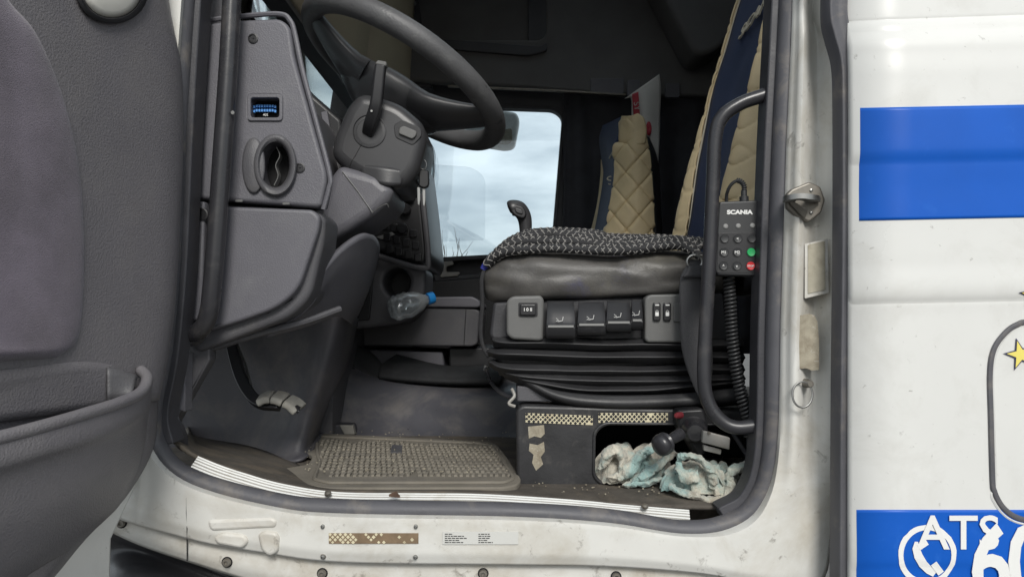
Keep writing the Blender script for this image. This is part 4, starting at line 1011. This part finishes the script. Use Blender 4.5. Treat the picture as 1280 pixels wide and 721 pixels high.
# slide rail and bracket
MB().uvp([(646, 482), (700, 486), (735, 503), (646, 502)], .222, .25).build('slide_rail', 'dash_dark', ds, bev=.003)
MB().uvp([(648, 462), (668, 463), (668, 480), (648, 480)], .225, .02).build('slide_bracket', 'base_metal', ds, bev=.002)
MB().lathe([(.0035, .002), (.0035, -.0012)], W(653, 466, .2245), (0, 1, 0), 12).build('bracket_hole', 'black_void', ds)
MB().tube(smooth([W(607, 459, .36), W(612, 474, .32), W(624, 489, .27), W(640, 497, .24), W(655, 497, .235)], 6), .0038, 8).build('slide_lever', 'handle_black', ds)
MB().tube([W(608, 457, .36), W(607, 463, .358)], .0055, 8).build('lever_tip', 'steel', ds)
MB().tube(smooth([W(640, 486, .215), W(643, 495, .205), W(636, 504, .20), W(644, 508, .20)], 5), .0030, 8).build('release_hook', 'alu_dark', ds)
# seat base with a storage opening
bo_ = rpoly([(745, 541), (757, 531), (930, 533), (940, 545), (942, 602), (756, 605), (744, 594)], [8, 8, 8, 8, 4, 10, 10], 5)
base_o = plate('seat_base', rpoly([(645, 512), (652, 506), (900, 512), (965, 514), (965, 612), (646, 609)], [5, 6, 0, 5, 4, 4], 4), [bo_], .20, .06, 'base_metal', ds, bev=.006, res=3)
MB().prism([W(647, 510, .25), W(647, 606, .25), W(647, 606, .7), W(647, 510, .7)], (.012, 0, 0)).build('base_side', 'base_metal', ds)
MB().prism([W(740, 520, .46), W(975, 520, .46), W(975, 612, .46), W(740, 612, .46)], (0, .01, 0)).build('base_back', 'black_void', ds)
plate('opening_lip', [(u, v) for u, v in rpoly([(741, 538), (754, 527), (932, 529), (944, 542), (946, 606), (754, 609), (740, 597)], [8, 8, 8, 8, 4, 10, 10], 5)], [bo_], .196, .012, 'base_metal', ds, bev=.003)
checker_strip(657, 516, 741, 527.5, .1985, base_o, 'tape_cream', 'dash_black', 2.9, skew=3.5, keep=lambda f: .98)
checker_strip(748, 516, 835, 528, .1985, base_o, 'tape_cream', 'dash_black', 2.9, keep=lambda f: .97)
for q in ([(660, 533), (680, 531), (681, 542), (676, 547), (668, 545), (661, 548)], [(662, 554), (672, 556), (680, 552), (681, 564), (676, 571), (679, 580), (670, 588), (665, 578), (667, 568), (661, 563)]):
    plate('tape_residue', q, [], .1992, .0012, 'label_old', base_o, bev=.0003)

# backrest: quilted bolsters and a blue centre
def back_x(z):       # lean of the seat back
    t = max(0, min(1.4, (z - .30) / .9))
    return .405 + .10 * t + .095 * t * t
def back_surf(y0, y1, z0, z1, prof, name, matn, quilt=0.0, ny=24, nz=60, off=0.0, q=.055, lump=.003):
    b = MB(); vs = []
    for i in range(ny + 1):
        s = i / ny
        for j in range(nz + 1):
            t = j / nz
            z = z0 + (z1 - z0) * t
            yy0 = y0(z) if callable(y0) else y0; yy1 = y1(z) if callable(y1) else y1
            y = yy0 + (yy1 - yy0) * s
            dx, dy = prof(s, z)
            x = back_x(z) + dx + off + lump * noise.noise(Vector((y * 9, z * 9, 2)))
            if quilt:
                p = (dx * 1.2 + y + z * .9) / q; r = (dx * 1.2 + y - z * .9) / q
                a = abs(p - round(p)); c = abs(r - round(r))
                x += quilt * (math.exp(-(a / .055) ** 2) + math.exp(-(c / .055) ** 2) - 1.4 * (a * c)) - quilt * .5
            vs.append(Vector((x, y + dy, z)))
    b.add(vs, [(i * (nz + 1) + j, i * (nz + 1) + j + 1, (i + 1) * (nz + 1) + j + 1, (i + 1) * (nz + 1) + j) for i in range(ny) for j in range(nz)])
    return b.build(name, matn, ds, sol=.006, ang=0)
YN, YF = .28, .78
bw = lambda z: .085 - .075 * max(0, min(1, (z - .55) / .30))
nw = lambda z: .10 - .07 * max(0, min(1, (z - .52) / .26))
wz_ = lambda z: .05 * max(0, min(1, (z - .70) / .3))
back_surf(lambda z: YN + nw(z), lambda z: YF - bw(z) - wz_(z), .36, 1.30, lambda s, z: (.020 * (1 - (2 * s - 1) ** 2), 0), 'centre_panel', 'seat_blue', off=.012, lump=.005)
# far bolster, seen as a beige strip
back_surf(lambda z: YF - bw(z) - wz_(z), lambda z: YF - wz_(z), .34, 1.20, lambda s, z: (-.030 * bw(z) / .115 * sin(pi * min(1, s * 1.1)) + .10 * max(0, s - .8) / .2, 0), 'bolster', 'seat_beige', quilt=.0032, ny=44, nz=170, q=.075)
# near bolster wrapping round on to the side of the seat
def nb(s, z):
    a = s * pi * .5
    return (.16 * (1 - s) ** 1.6 - .035 * sin(pi * s), 0)
back_surf(lambda z: YN - .01, lambda z: YN + nw(z), .425, 1.12, nb, 'bolster', 'seat_beige', quilt=.0045, ny=48, nz=170, q=.075)
MB().patch([[Vector((back_x(z) + .14, YN - .006, z)), Vector((back_x(z) + .20, YN + .0, z)), Vector((back_x(z) + .26, YN + .06, z))] for z in (.425, .55, .8, 1.02)], 5, 8).build('side_panel', 'seat_beige', ds, sol=.006)
MB().patch([[Vector((back_x(z) + .045, YN + .03, z)), Vector((back_x(z) + .13, YN + .03, z)), Vector((back_x(z) + .16, YF - .1, z)), Vector((back_x(z) + .10, YF - .01 - wz_(z), z))] for z in (.36, .6, .85, 1.1, 1.28)], 5, 6).build('backrest_shell', 'seat_black', ds, sol=.006)
# headrest side in beige
MB().patch([[Vector((back_x(z) + .02, YN + .135, z)), Vector((back_x(z) + .06, YN + .11, z)), Vector((back_x(z) + .13, YN + .11, z))] for z in (1.0, 1.1, 1.2, 1.30)], 5, 6).build('headrest_side', 'seat_beige', ds, sol=.006)
for yy, dz in ((lambda z: YF - bw(z) + .002 - wz_(z), 0), (lambda z: YN + nw(z) + .002, 0)):
    MB().tube([Vector((back_x(z) + .006, yy(z), z)) for z in [.36 + .94 * i / 30 for i in range(31)]], .0028, 6).build('piping', 'piping', ds)
# creases across the blue panel
tz = 1.085
bas = Matrix(((0, -.17, -1, 0), (-1, 0, 0, 0), (0, 1, -.17, 0), (0, 0, 0, 1))).to_3x3().to_4x4()
tl = W(938, 14, .52)
ts_ = W(940, 14, .50)
xs = back_x(ts_.z) + .012 + .020
bx_ = Matrix(((0.0, .36, -.93), (-1.0, 0, 0), (0, .93, .36))).to_4x4()
text('embroidered_name', 'SCANIA', Vector((xs - .017, ts_.y, ts_.z)), .052, 'piping', ds, ext=.002, sx=1.5, bold=.001, basis=bx_)

# seat belt on the near side
sbt = thing('seat_belt', 'grey seat belt webbing hanging from a ring by the cushion', 'seat belt', W(870, 480, .17))
MB().patch([[W(862, 326, .165), W(872, 326, .165), W(882, 330, .165)], [W(850, 350, .160), W(866, 350, .156), W(885, 350, .160)], [W(850, 400, .160), W(868, 400, .156), W(888, 400, .160)], [W(853, 440, .165), W(872, 445, .160), W(890, 450, .165)], [W(866, 480, .17), W(878, 482, .166), W(888, 485, .17)], [W(880, 505, .18), W(886, 508, .178), W(892, 510, .18)]], 5, 6).build('webbing', 'belt_web', sbt, sol=.003, ang=0)
MB().tube([W(868.5 + 9.5 * cos(a), 327 + 8 * sin(a), .158) for a in [2 * pi * j / 24 for j in range(24)]], .0028, 8, closed=True).build('belt_ring', 'steel', sbt)
MB().patch([[W(861, 332, .155), W(880, 332, .155)], [W(852, 347, .151), W(884, 347, .151)]], 5, 4).build('webbing_fold', 'belt_web', sbt, sol=.004)

# braided rope lying folded on the cushion
rp = thing('braided_rope', 'folded black braided rope with grey thread on the seat cushion', 'rope', W(740, 316, .3))
ropes = [
    ([(609, 331, .245), (618, 322, .235), (640, 313, .222), (700, 310.5, .215), (765, 313.5, .213), (820, 309, .215), (850, 307, .218), (872, 318, .21), (884, 334, .205)], .0105),
    ([(616, 322, .26), (634, 307, .255), (665, 302, .25), (720, 303, .245), (770, 309, .24), (815, 304, .24), (850, 301, .245), (876, 312, .235)], .0115),
    ([(640, 303, .28), (665, 295, .275), (710, 295, .27), (748, 301, .265), (775, 308, .262), (810, 305, .262)], .0115),
    ([(646, 297, .31), (672, 291, .305), (715, 291, .30), (750, 297, .295), (780, 306, .29)], .0115),
    ([(622, 316, .28), (640, 301, .30), (662, 293.5, .33), (700, 291, .34), (745, 293, .335), (775, 302, .33), (830, 301, .33), (880, 305, .32)], .0115),
    ([(650, 296, .37), (700, 292, .38), (760, 297, .38), (830, 299, .37), (890, 303, .36)], .0115),
]
for pts, r in ropes:
    pth = smooth([W(u, v, y) for u, v, y in pts], 14)
    o = MB().tube(pth, r, 12, flat=.8, up=(0, 0, 1)).build('rope_strand', 'rope_black', rp, ang=0)
    th_ = MB()
    # cumulative length and frames
    L_ = [0]
    for a, b in zip(pth, pth[1:]): L_.append(L_[-1] + (b - a).length)
    def at(s):
        for k in range(len(L_) - 1):
            if L_[k + 1] >= s: break
        t = (s - L_[k]) / max(1e-9, L_[k + 1] - L_[k])
        p = pth[k].lerp(pth[k + 1], t); T = (pth[k + 1] - pth[k]).normalized()
        N_ = (Vector((0, 0, 1)) - T * T.z).normalized()
        return p, N_, T.cross(N_)
    pitch = .040
    for hand in (1, -1):
        for h in range(3):
            s = 0.0
            while s < L_[-1] - .007:
                seg = []
                for q in range(4):
                    ss = min(L_[-1], s + .0068 * q / 3)
                    a = hand * 2 * pi * ss / pitch + h * 2 * pi / 3
                    p, N_, B2 = at(ss)
                    seg.append(p + B2 * ((r + .0003) * cos(a)) + N_ * ((r * .8 + .0003) * sin(a)))
                th_.tube(seg, .0009, 4)
                s += .0118
    th_.build('rope_thread', 'rope_thread', o, kind='stuff', ang=0)
MB().tube(smooth([W(611, 333, .246), W(607, 331, .247), W(604, 336, .25)], 4), .006, 8).build('rope_end', 'rope_blue', rp)
MB().tube(smooth([W(606, 334, .25), W(602, 352, .25), W(603, 380, .255), W(601, 410, .26), (W(603, 430, .26)), W(611, 446, .255)], 6), .0042, 8).build('rope_tail', 'rope_black', rp)

# beige cup/handle peeking out below the cushion
# ================================================================== PASSENGER SEAT
ps = thing('passenger_seat', 'passenger seat backrest in beige quilting with blue centre', 'seat', W(780, 480, 1.6))
def pback(outl, y0, y1, name, matn, par, quilt=False, nrm=None):
    pass
PY = 1.42
def pgrid(left, right, Ya, Yb, name, matn, quilt=0, nu=20, nv=60, bulge=.0):
    """surface between two measured edges (lists of u,v), near edge at Ya and far edge at Yb"""
    Ls = smooth([Vector((u, v, 0)) for u, v in left], 60); Rs = smooth([Vector((u, v, 0)) for u, v in right], 60)
    b = MB(); vs = []
    m = min(len(Ls), len(Rs))
    Ls = [Ls[round(i * (len(Ls) - 1) / nv)] for i in range(nv + 1)]; Rs = [Rs[round(i * (len(Rs) - 1) / nv)] for i in range(nv + 1)]
    for i in range(nu + 1):
        s = i / nu
        for j in range(nv + 1):
            p = Ls[j].lerp(Rs[j], s); Y = Ya + (Yb - Ya) * s - bulge * sin(pi * s)
            if quilt:
                a = (p.x * .62 + p.y * .5) / 18; c = (p.x * .62 - p.y * .5) / 18
                a = abs(a - round(a)); c = abs(c - round(c))
                Y += quilt * (math.exp(-(a / .08) ** 2) + math.exp(-(c / .08) ** 2))
            vs.append(W(p.x, p.y, Y))
    b.add(vs, [(i * (nv + 1) + j, i * (nv + 1) + j + 1, (i + 1) * (nv + 1) + j + 1, (i + 1) * (nv + 1) + j) for i in range(nu) for j in range(nv)])
    return b.build(name, matn, ps, sol=.01, ang=0)
pgrid([(776, 150), (776, 178), (768, 185), (770, 215), (764, 255), (752, 310)], [(800, 150), (807, 178), (811, 195), (814, 230), (816, 270), (818, 312)], 1.44, 1.40, 'bolster', 'seat_beige', quilt=.010, nu=60, nv=160, bulge=.03)
pgrid([(780, 146), (777, 160), (776, 176), (784, 182)], [(796, 144), (804, 150), (807, 165), (805, 180)], 1.43, 1.39, 'headrest_side', 'seat_beige', nu=14, nv=30, bulge=.02)
pgrid([(756, 158), (752, 175), (755, 200), (757, 220), (751, 262), (742, 310)], [(781, 146), (777, 170), (771, 186), (772, 215), (766, 255), (756, 312)], 1.85, 1.45, 'centre_panel', 'seat_blue', nu=16, nv=50, bulge=.02)
pgrid([(754, 200), (753, 222), (748, 260), (735, 312)], [(760, 200), (762, 220), (756, 262), (747, 312)], 1.90, 1.83, 'bolster', 'seat_beige', nu=10, nv=30)
pgrid([(808, 170), (814, 200), (818, 250), (821, 312)], [(812, 172), (822, 200), (826, 250), (828, 312)], 1.42, 1.85, 'backrest_shell', 'seat_black', nu=6, nv=30)
MB().tube(smooth([W(777, 178, 1.425), W(768, 187, 1.44), W(762, 198, 1.5)], 5), .003, 6).build('piping', 'piping', ps)
text('embroidered_name', 'SC', W(769, 224, 1.53), .045, 'piping', ps, ext=.001, sx=1.2, rot=radians(20))
MB().uvp(rpoly([(700, 312), (830, 306), (836, 330), (836, 470), (700, 470)], 8), 1.42, .5).build('seat_cushion', 'seat_black', ps, bev=.03, seg=3)

# paper bag behind the passenger seat
pb_ = thing('paper_bag', 'white paper bag with red print hooked on the curtain rail', 'bag', W(810, 212, 1.93))
pbm = MB().patch([[W(780, 124, 1.95), W(800, 110, 1.94), W(824, 93, 1.95)], [W(789, 124, 1.95), W(806, 122, 1.93), W(826, 112, 1.95)], [W(790, 150, 1.96), W(808, 152, 1.93), W(825, 150, 1.955)], [W(796, 180, 1.95), W(810, 182, 1.935), W(824, 180, 1.95)], [W(808, 214, 1.95), W(815, 214, 1.94), W(822, 211, 1.95)]], 6, 6)
pbo = pbm.build('bag_sheet', 'paper', pb_, sol=.002, ang=0)
MB().patch([[W(790, 118, 1.935), W(798, 115, 1.932)], [W(791, 132, 1.939), W(799, 130, 1.93)], [W(792, 146, 1.945), W(800, 146, 1.930)]], 5, 5).build('red_print', 'paper_red', pbo, sol=.001)
text('bag_lettering', 'SY', W(796, 133, 1.922), .035, 'paper', pbo, rot=radians(-80))
MB().loft([[W(811 + r * 3.6 * cos(a), 161 + r * 9 * sin(a), 1.921) for a in [2 * pi * j / 16 for j in range(16)]] for r in (1, .02)], (False, False)).build('red_seal', 'paper_red', pbo, sol=.001)

# gear selector
gl = thing('gear_selector', 'black gear selector lever standing beyond the driver cushion', 'gear lever', W(650, 330, .72))
gpth = smooth([W(654, 335, .74), W(656, 305, .74), W(657, 285, .74), W(655, 271, .738), W(649, 262, .735), W(641, 260, .73), W(636, 262, .73)], 8)
MB().tube(gpth, .0215, 16, radii=[.78 if q < 12 else .78 + .28 * min(1, (q - 12) / 20) if q < 42 else 1.06 - (q - 42) ** 2 * .018 for q in range(len(gpth))], flat=.9).build('lever_grip', 'wheel_plastic', gl, ang=0)
hd_ = plate('button_pad', rpoly([(640, 254), (655, 258), (659, 268), (655, 274), (643, 270), (637, 262)], 5), [], .709, .012, 'dash_black', gl, bev=.004)
plate('lever_button', rpoly([(643, 259), (653, 262), (654, 268), (645, 266)], 3), [], .705, .010, 'wheel_plastic', hd_, bev=.002)

# keys in the ignition
ky = thing('key_bunch', 'bunch of keys with black fob hanging from the steering column', 'keys', W(528, 262, .46))
MB().uvp(rpoly([(523, 211), (536, 213), (536.5, 232), (531, 236), (523, 233)], 3), .375, .010).build('key_fob', 'key_black', ky, bev=.003)
MB().tube([W(529 + 4 * cos(a), 206 + 6 * sin(a), .38) for a in [2 * pi * j / 18 for j in range(18)]], .0012, 6, closed=True).build('key_ring', 'steel', ky)
for u, dv in ((521.5, 0), (528, 1)):
    MB().uvp([(u, 234 + dv), (u + 3.6, 234 + dv), (u + 3.8, 250 + dv), (u + 2.6, 257 + dv), (u + .6, 255 + dv), (u + .2, 248 + dv)], .381, .002).build('key_blade', 'steel', ky, bev=.0005)
MB().uvp([(516, 205), (523, 208), (522, 228), (515, 225)], .385, .05).build('ignition_lock', 'dash_black', ky, bev=.003)

# ================================================================== GRAB HANDLES
gr = thing('grab_handle', 'long bent black grab handle beside the remote control', 'grab handle', W(885, 540, .06))
gp = smooth([W(966, 116, .052), W(950, 121, .052), W(925, 130, .054), (W(903, 146, .056)), W(894, 172, .058), W(891, 230, .06), W(887, 320, .062), W(882, 410, .064), W(880, 470, .064), W(885, 502, .063), W(900, 524, .06), W(920, 534, .056), W(952, 531, .052)], 10)
MB().tube(gp, .0115, 16).build('handle_tube', 'handle_black', gr, ang=0)
for u, v in ((962, 116), (950, 531)):
    MB().lathe([(.018, .012), (.018, .004), (.013, .0)], W(u, v, .05), (.4, 1, 0), 16).build('handle_foot', 'handle_black', gr)
gl2 = thing('grab_handle', 'straight black grab handle in front of the dashboard side cover', 'grab handle', W(256, 420, .06))
gp = smooth([W(293, -60, .055), W(290, 0, .053), W(285, 90, .050), W(278, 190, .048), W(271, 290, .048), W(265, 360, .050), W(260, 395, .056), W(250, 413, .068), W(236, 418, .08)], 10)
MB().tube(gp, .0148, 16).build('handle_tube', 'handle_black', gl2, ang=0)
MB().lathe([(.020, .012), (.020, .002), (.014, -.004)], W(240, 418, .078), (-.3, 1, 0), 16).build('handle_foot', 'handle_black', gl2)
MB().lathe([(.003, .002), (.003, -.001)], W(291, 141, .037), (0, 1, 0), 10).build('handle_screw', 'steel', gl2)

# ================================================================== REMOTE CONTROL
rc = thing('remote_control', 'black wired suspension remote with green and red buttons', 'remote control', W(921, 346, .075))
body = rpoly([(899, 252), (950.5, 250), (948.5, 340), (944, 345), (898, 344), (893.5, 339)], [4, 3, 4, 4, 4, 4], 4)
rb = plate('remote_case', body, [], .060, .026, 'remote_body', rc, bev=.003, res=3)
plate('key_field', rpoly([(898, 291), (946, 290), (945, 341), (896, 341)], 2), [], .0592, .003, 'dash_black', rb, bev=.0006)
text('maker_name', 'SCANIA', W(924.5, 265.5, .0592), .0092, 'print_white', rb, ext=.0003, sx=1.28, bold=.0005)
for u, v in ((907, 283), (922.8, 282.5), (940.5, 282)):
    MB().lathe([(.0042, .002), (.0042, -.0006), (.003, -.0018), (.001, -.002)], W(u, v, .0598), (0, 1, 0), 14).build('indicator_lamp', 'grey_lens', rb)
for r_, (v, cols) in enumerate([(298.5, ('remote_body',) * 3), (315.5, ('remote_body', 'remote_body', 'green_button')), (332.5, ('remote_body', 'remote_body', 'red_button'))]):
    for c_, u in enumerate((905.5 - r_ * .6, 922 - r_ * .5, 939.5 - r_ * .6)):
        MB().lathe([(.0082, .001), (.0082, -.0008), (.0074, -.0008)], W(u, v, .0592), (0, 1, 0), 18, caps=(False, False)).build('button_ring', 'grey_lens' if cols[c_] == 'x' else 'dash_black', rb)
        k = MB().lathe([(.0070, .002), (.0070, -.0012), (.0062, -.0022), (.004, -.0018), (.001, -.0016)], W(u, v, .0590), (0, 1, 0), 18).build('button', cols[c_], rb)
        mk = {(0, 1): '<', (1, 0): 'M1', (1, 1): 'M2', (2, 0): '^', (2, 1): 'v', (2, 2): 'STOP'}.get((r_, c_))
        if mk:
            text('button_mark', mk, W(u, v, .0566), .0068 if len(mk) < 3 else .0045, 'print_white', k, ext=.0002, bold=.0001)
# cable gland, cable and coiled lead
MB().lathe([(.0075, -.004), (.0075, .008), (.005, .009), (.005, .018)], W(930, 252, .072), (0, 0, 1), 14).build('cable_gland', 'remote_body', rc)
cpth = smooth([W(930, 243, .072), W(930, 232, .072), W(924, 226, .074), W(916, 229, .078), W(910, 238, .084), W(908, 252, .092), W(909, 300, .10), W(911, 345, .10)], 8)
MB().tube(cpth, .0028, 8).build('cable', 'remote_body', rc)
for i in range(8):
    p = cpth[4 + i * 2]; T = (cpth[5 + i * 2] - cpth[3 + i * 2])
    MB().lathe([(.0042, -.0012), (.0048, 0), (.0042, .0012)], p, T, 10).build('cable_knuckle', 'remote_body', rc)
cax = smooth([W(911, 347, .095), W(913, 380, .095), W(915, 420, .095), W(920, 460, .095), W(927, 495, .093), W(935, 522, .09), W(938, 545, .09)], 40)
hel = []
Lc = 0
fr_ = None
for i in range(len(cax)):
    T = (cax[min(i + 1, len(cax) - 1)] - cax[max(i - 1, 0)]).normalized()
    N1 = Vector((0, 1, 0)); N1 = (N1 - T * N1.dot(T)).normalized(); N2 = T.cross(N1)
    if i: Lc += (cax[i] - cax[i - 1]).length
    hel.append((cax[i], N1, N2, Lc))
pts = []
turns = Lc / .0066; steps = int(turns * 12)
for s in range(steps + 1):
    l = Lc * s / steps
    lo = next((i for i in range(len(hel) - 1) if hel[i + 1][3] >= l), len(hel) - 2)
    t = (l - hel[lo][3]) / max(1e-9, hel[lo + 1][3] - hel[lo][3])
    p = hel[lo][0].lerp(hel[lo + 1][0], t); a = 2 * pi * turns * s / steps
    pts.append(p + hel[lo][1] * (.0085 * cos(a)) + hel[lo][2] * (.0085 * sin(a)))
MB().tube(pts, .0024, 6).build('coiled_lead', 'remote_body', rc, ang=0)

# ================================================================== LEVER VALVE UNDER THE SEAT
kn = thing('valve_lever', 'black mushroom knob lever with red button at the seat base', 'lever', W(860, 570, .17))
ka, kb_ = W(827, 556, .105), W(866, 533, .15)
axk = (kb_ - ka).normalized()
MB().lathe([(.001, -.012), (.012, -.011), (.018, -.006), (.0195, .002), (.017, .007), (.019, .011), (.016, .015), (.0085, .017), (.0095, .03), (.011, .05)], ka, axk, 24).build('knob', 'handle_black', kn, ang=50)
MB().lathe([(.001, -.024), (.014, -.022), (.021, -.010), (.024, .006), (.024, .035)], W(868, 538, .155), (.15, 1, .05), 24).build('valve_head', 'handle_black', kn, ang=50)
MB().uvp(rpoly([(846, 512), (880, 510), (886, 530), (882, 568), (872, 572), (858, 548), (848, 535)], 5), .165, .05).build('valve_body', 'dash_black', kn, bev=.005)
MB().lathe([(.001, -.006), (.004, -.005), (.0058, 0), (.0058, .01)], W(847, 519, .160), (.8, .6, 0), 16).build('red_knob', 'dull_red', kn)
vp = plate('valve_plate', rpoly([(879, 538), (913, 547), (912, 562), (878, 553)], 1.5), [], .120, .012, 'alu_dark', kn, bev=.0015)
plate('valve_plate', rpoly([(880, 556), (902, 562), (901, 568), (880, 563)], 1), [], .122, .01, 'alu_dark', kn, bev=.001)
plate('valve_tab', rpoly([(908, 524), (917, 526), (916, 532), (908, 530)], 1), [], .17, .006, 'alu_dark', kn, bev=.001)
MB().lathe([(.003, .001), (.003, -.002), (.0012, -.002)], W(886, 541, .1195), (0, 1, 0), 10).build('plate_screw', 'steel_dirty', vp)
MB().tube(smooth([W(886, 505, .19), W(905, 525, .18), W(925, 555, .17), W(942, 582, .16)], 6), .004, 8).build('air_hose', 'rubber', kn)
MB().tube(smooth([W(940, 525, .12), W(936, 550, .12), W(938, 575, .12)], 6), .004, 8).build('air_hose', 'rubber', kn)

# ================================================================== TOWELS
def towel(cpos, rx, ry, hh, seed, rotz=0.0, nf=2.6):
    """crumpled terry cloth: a heap with broad rounded folds and tight valleys, its hem lying on the floor"""
    b = MB(); nr_, na_ = 56, 150; vs = []
    sd_ = Vector((seed * 3.1, seed * 1.7, seed * .9)); rm = Matrix.Rotation(rotz, 3, 'Z')
    for j in range(nr_ + 1):
        r0 = j / nr_
        for i in range(na_):
            a = 2 * pi * i / na_
            edge = 1 + .16 * noise.noise(Vector((cos(a) * 1.6, sin(a) * 1.6, 0)) + sd_) + .05 * noise.noise(Vector((cos(a) * 6, sin(a) * 6, 4)) + sd_)
            x, y = r0 * cos(a) * edge, r0 * sin(a) * edge
            q = Vector((x, y, 0))
            w = Vector((noise.noise(q * 1.1 + sd_), noise.noise(q * 1.1 + sd_ + Vector((9, 0, 0))), 0))
            f1 = abs(sin(nf * (x * .8 + y * .5 + 1.3 * w.x) + 2.2 * w.y + seed)) ** .8
            f2 = abs(sin(nf * 1.4 * (x * .35 - y * .9 + .9 * w.y) + 2.6 * w.x + seed * 2)) ** .8
            dome = max(0, 1 - r0 ** 2.6) ** .55
            z = hh * dome * (.40 + .42 * f1 + .30 * f2 * (1 - .4 * f1)) + hh * .12 * min(1, (1 - r0) * 30) * (1 if r0 < 1 else 0)
            z += .0035 * noise.noise(Vector((x * 9, y * 9, seed)))
            lat = .010 * (f1 - .5)
            vs.append(Vector(cpos) + rm @ Vector((x * rx + lat, y * ry + lat, 0)) + Vector((0, 0, z)))
    b.add(vs, [(j * na_ + i, j * na_ + (i + 1) % na_, (j + 1) * na_ + (i + 1) % na_, (j + 1) * na_ + i) for j in range(nr_) for i in range(na_)])
    return b
def place_towel(label, c, rx, ry, hh, seed, rotz=0, nf=2.6, rolls=()):
    b = towel(c, rx, ry, hh, seed, rotz, nf)
    for pts_, rad_ in rolls:
        pth = smooth([Vector(p) for p in pts_], 26)
        n_ = len(pth); o_ = len(b.v)
        b.tube(pth, rad_, 22, flat=.55, radii=[(.55 + .45 * min(1, q / 16, (n_ - 1 - q) / 16)) * (1 + .22 * noise.noise(pth[q] * 40)) for q in range(n_)])
        for q in range(o_, len(b.v)):
            p = b.v[q]; b.v[q] = p + Vector((noise.noise(p * 45), noise.noise(p * 45 + Vector((5, 5, 5))), noise.noise(p * 45 + Vector((2, 8, 3))))) * .0065 + Vector((noise.noise(p * 150), noise.noise(p * 150 + Vector((5, 5, 5))), noise.noise(p * 150 + Vector((2, 8, 3))))) * .0026 - (p - pth[min(n_ - 1, (q - o_) // 22)]) * (.35 * abs(noise.noise(p * 90 + Vector((1, 1, 1)))))
    o = b.build('towel', 'towel', None, ang=0)
    return tag(o, label, 'towel', 'crumpled towels at the seat base')
TW = lambda u, v, y: W(u, v, y)
place_towel('dirty cream and pale blue towel bunched inside the seat base opening', (.222, .240, .004), .078, .062, .058, 2.3, .1, 3.4, rolls=[
    ([TW(750, 588, .19), TW(757, 572, .185), TW(768, 563, .19), TW(778, 572, .185), TW(776, 590, .18), TW(762, 599, .18)], .016),
    ([TW(770, 598, .175), TW(788, 585, .175), TW(802, 568, .185), TW(818, 556, .20)], .015),
    ([TW(790, 602, .17), TW(808, 592, .17), TW(826, 578, .18), TW(842, 566, .20)], .017),
    ([TW(775, 604, .168), TW(800, 604, .165), TW(830, 598, .165)], .011)])
place_towel('teal and cream towel crumpled under the valve plate', (.330, .150, .004), .070, .050, .045, 5.1, -.15, 3.8, rolls=[
    ([TW(846, 574, .12), TW(858, 568, .115), TW(872, 572, .11), TW(884, 582, .105), TW(892, 598, .10), TW(890, 612, .10)], .013),
    ([TW(848, 577, .12), TW(850, 590, .11), TW(862, 596, .105), TW(874, 592, .10)], .012),
    ([TW(838, 606, .11), TW(856, 614, .10), TW(878, 622, .095), TW(898, 624, .092), TW(910, 612, .095), TW(914, 596, .10)], .011),
    ([TW(890, 584, .11), TW(898, 592, .105), TW(904, 606, .10)], .010),
    ([TW(905, 600, .11), TW(916, 588, .115), TW(930, 580, .12), TW(942, 577, .125)], .011)])
# grit trodden on to the floor
random.seed(21)
gt = MB()
for i in range(420):
    u, v = random.uniform(380, 930), random.uniform(548, 626)
    p = G(u, v, .0); sz = random.uniform(.0008, .0028)
    if p.y < .10: continue
    inm = u < 640 and v < 606
    p.z = .0215 if inm else .004
    gt.box(p, (sz, sz * random.uniform(.6, 1.5), sz * .7), Matrix.Rotation(random.uniform(0, 3), 3, 'Z'))
go = gt.build('floor_grit', 'label_old', None, flat=True, kind='stuff')
go['label'] = 'scattered grit and crumbs on the cab floor'; go['category'] = 'grit'
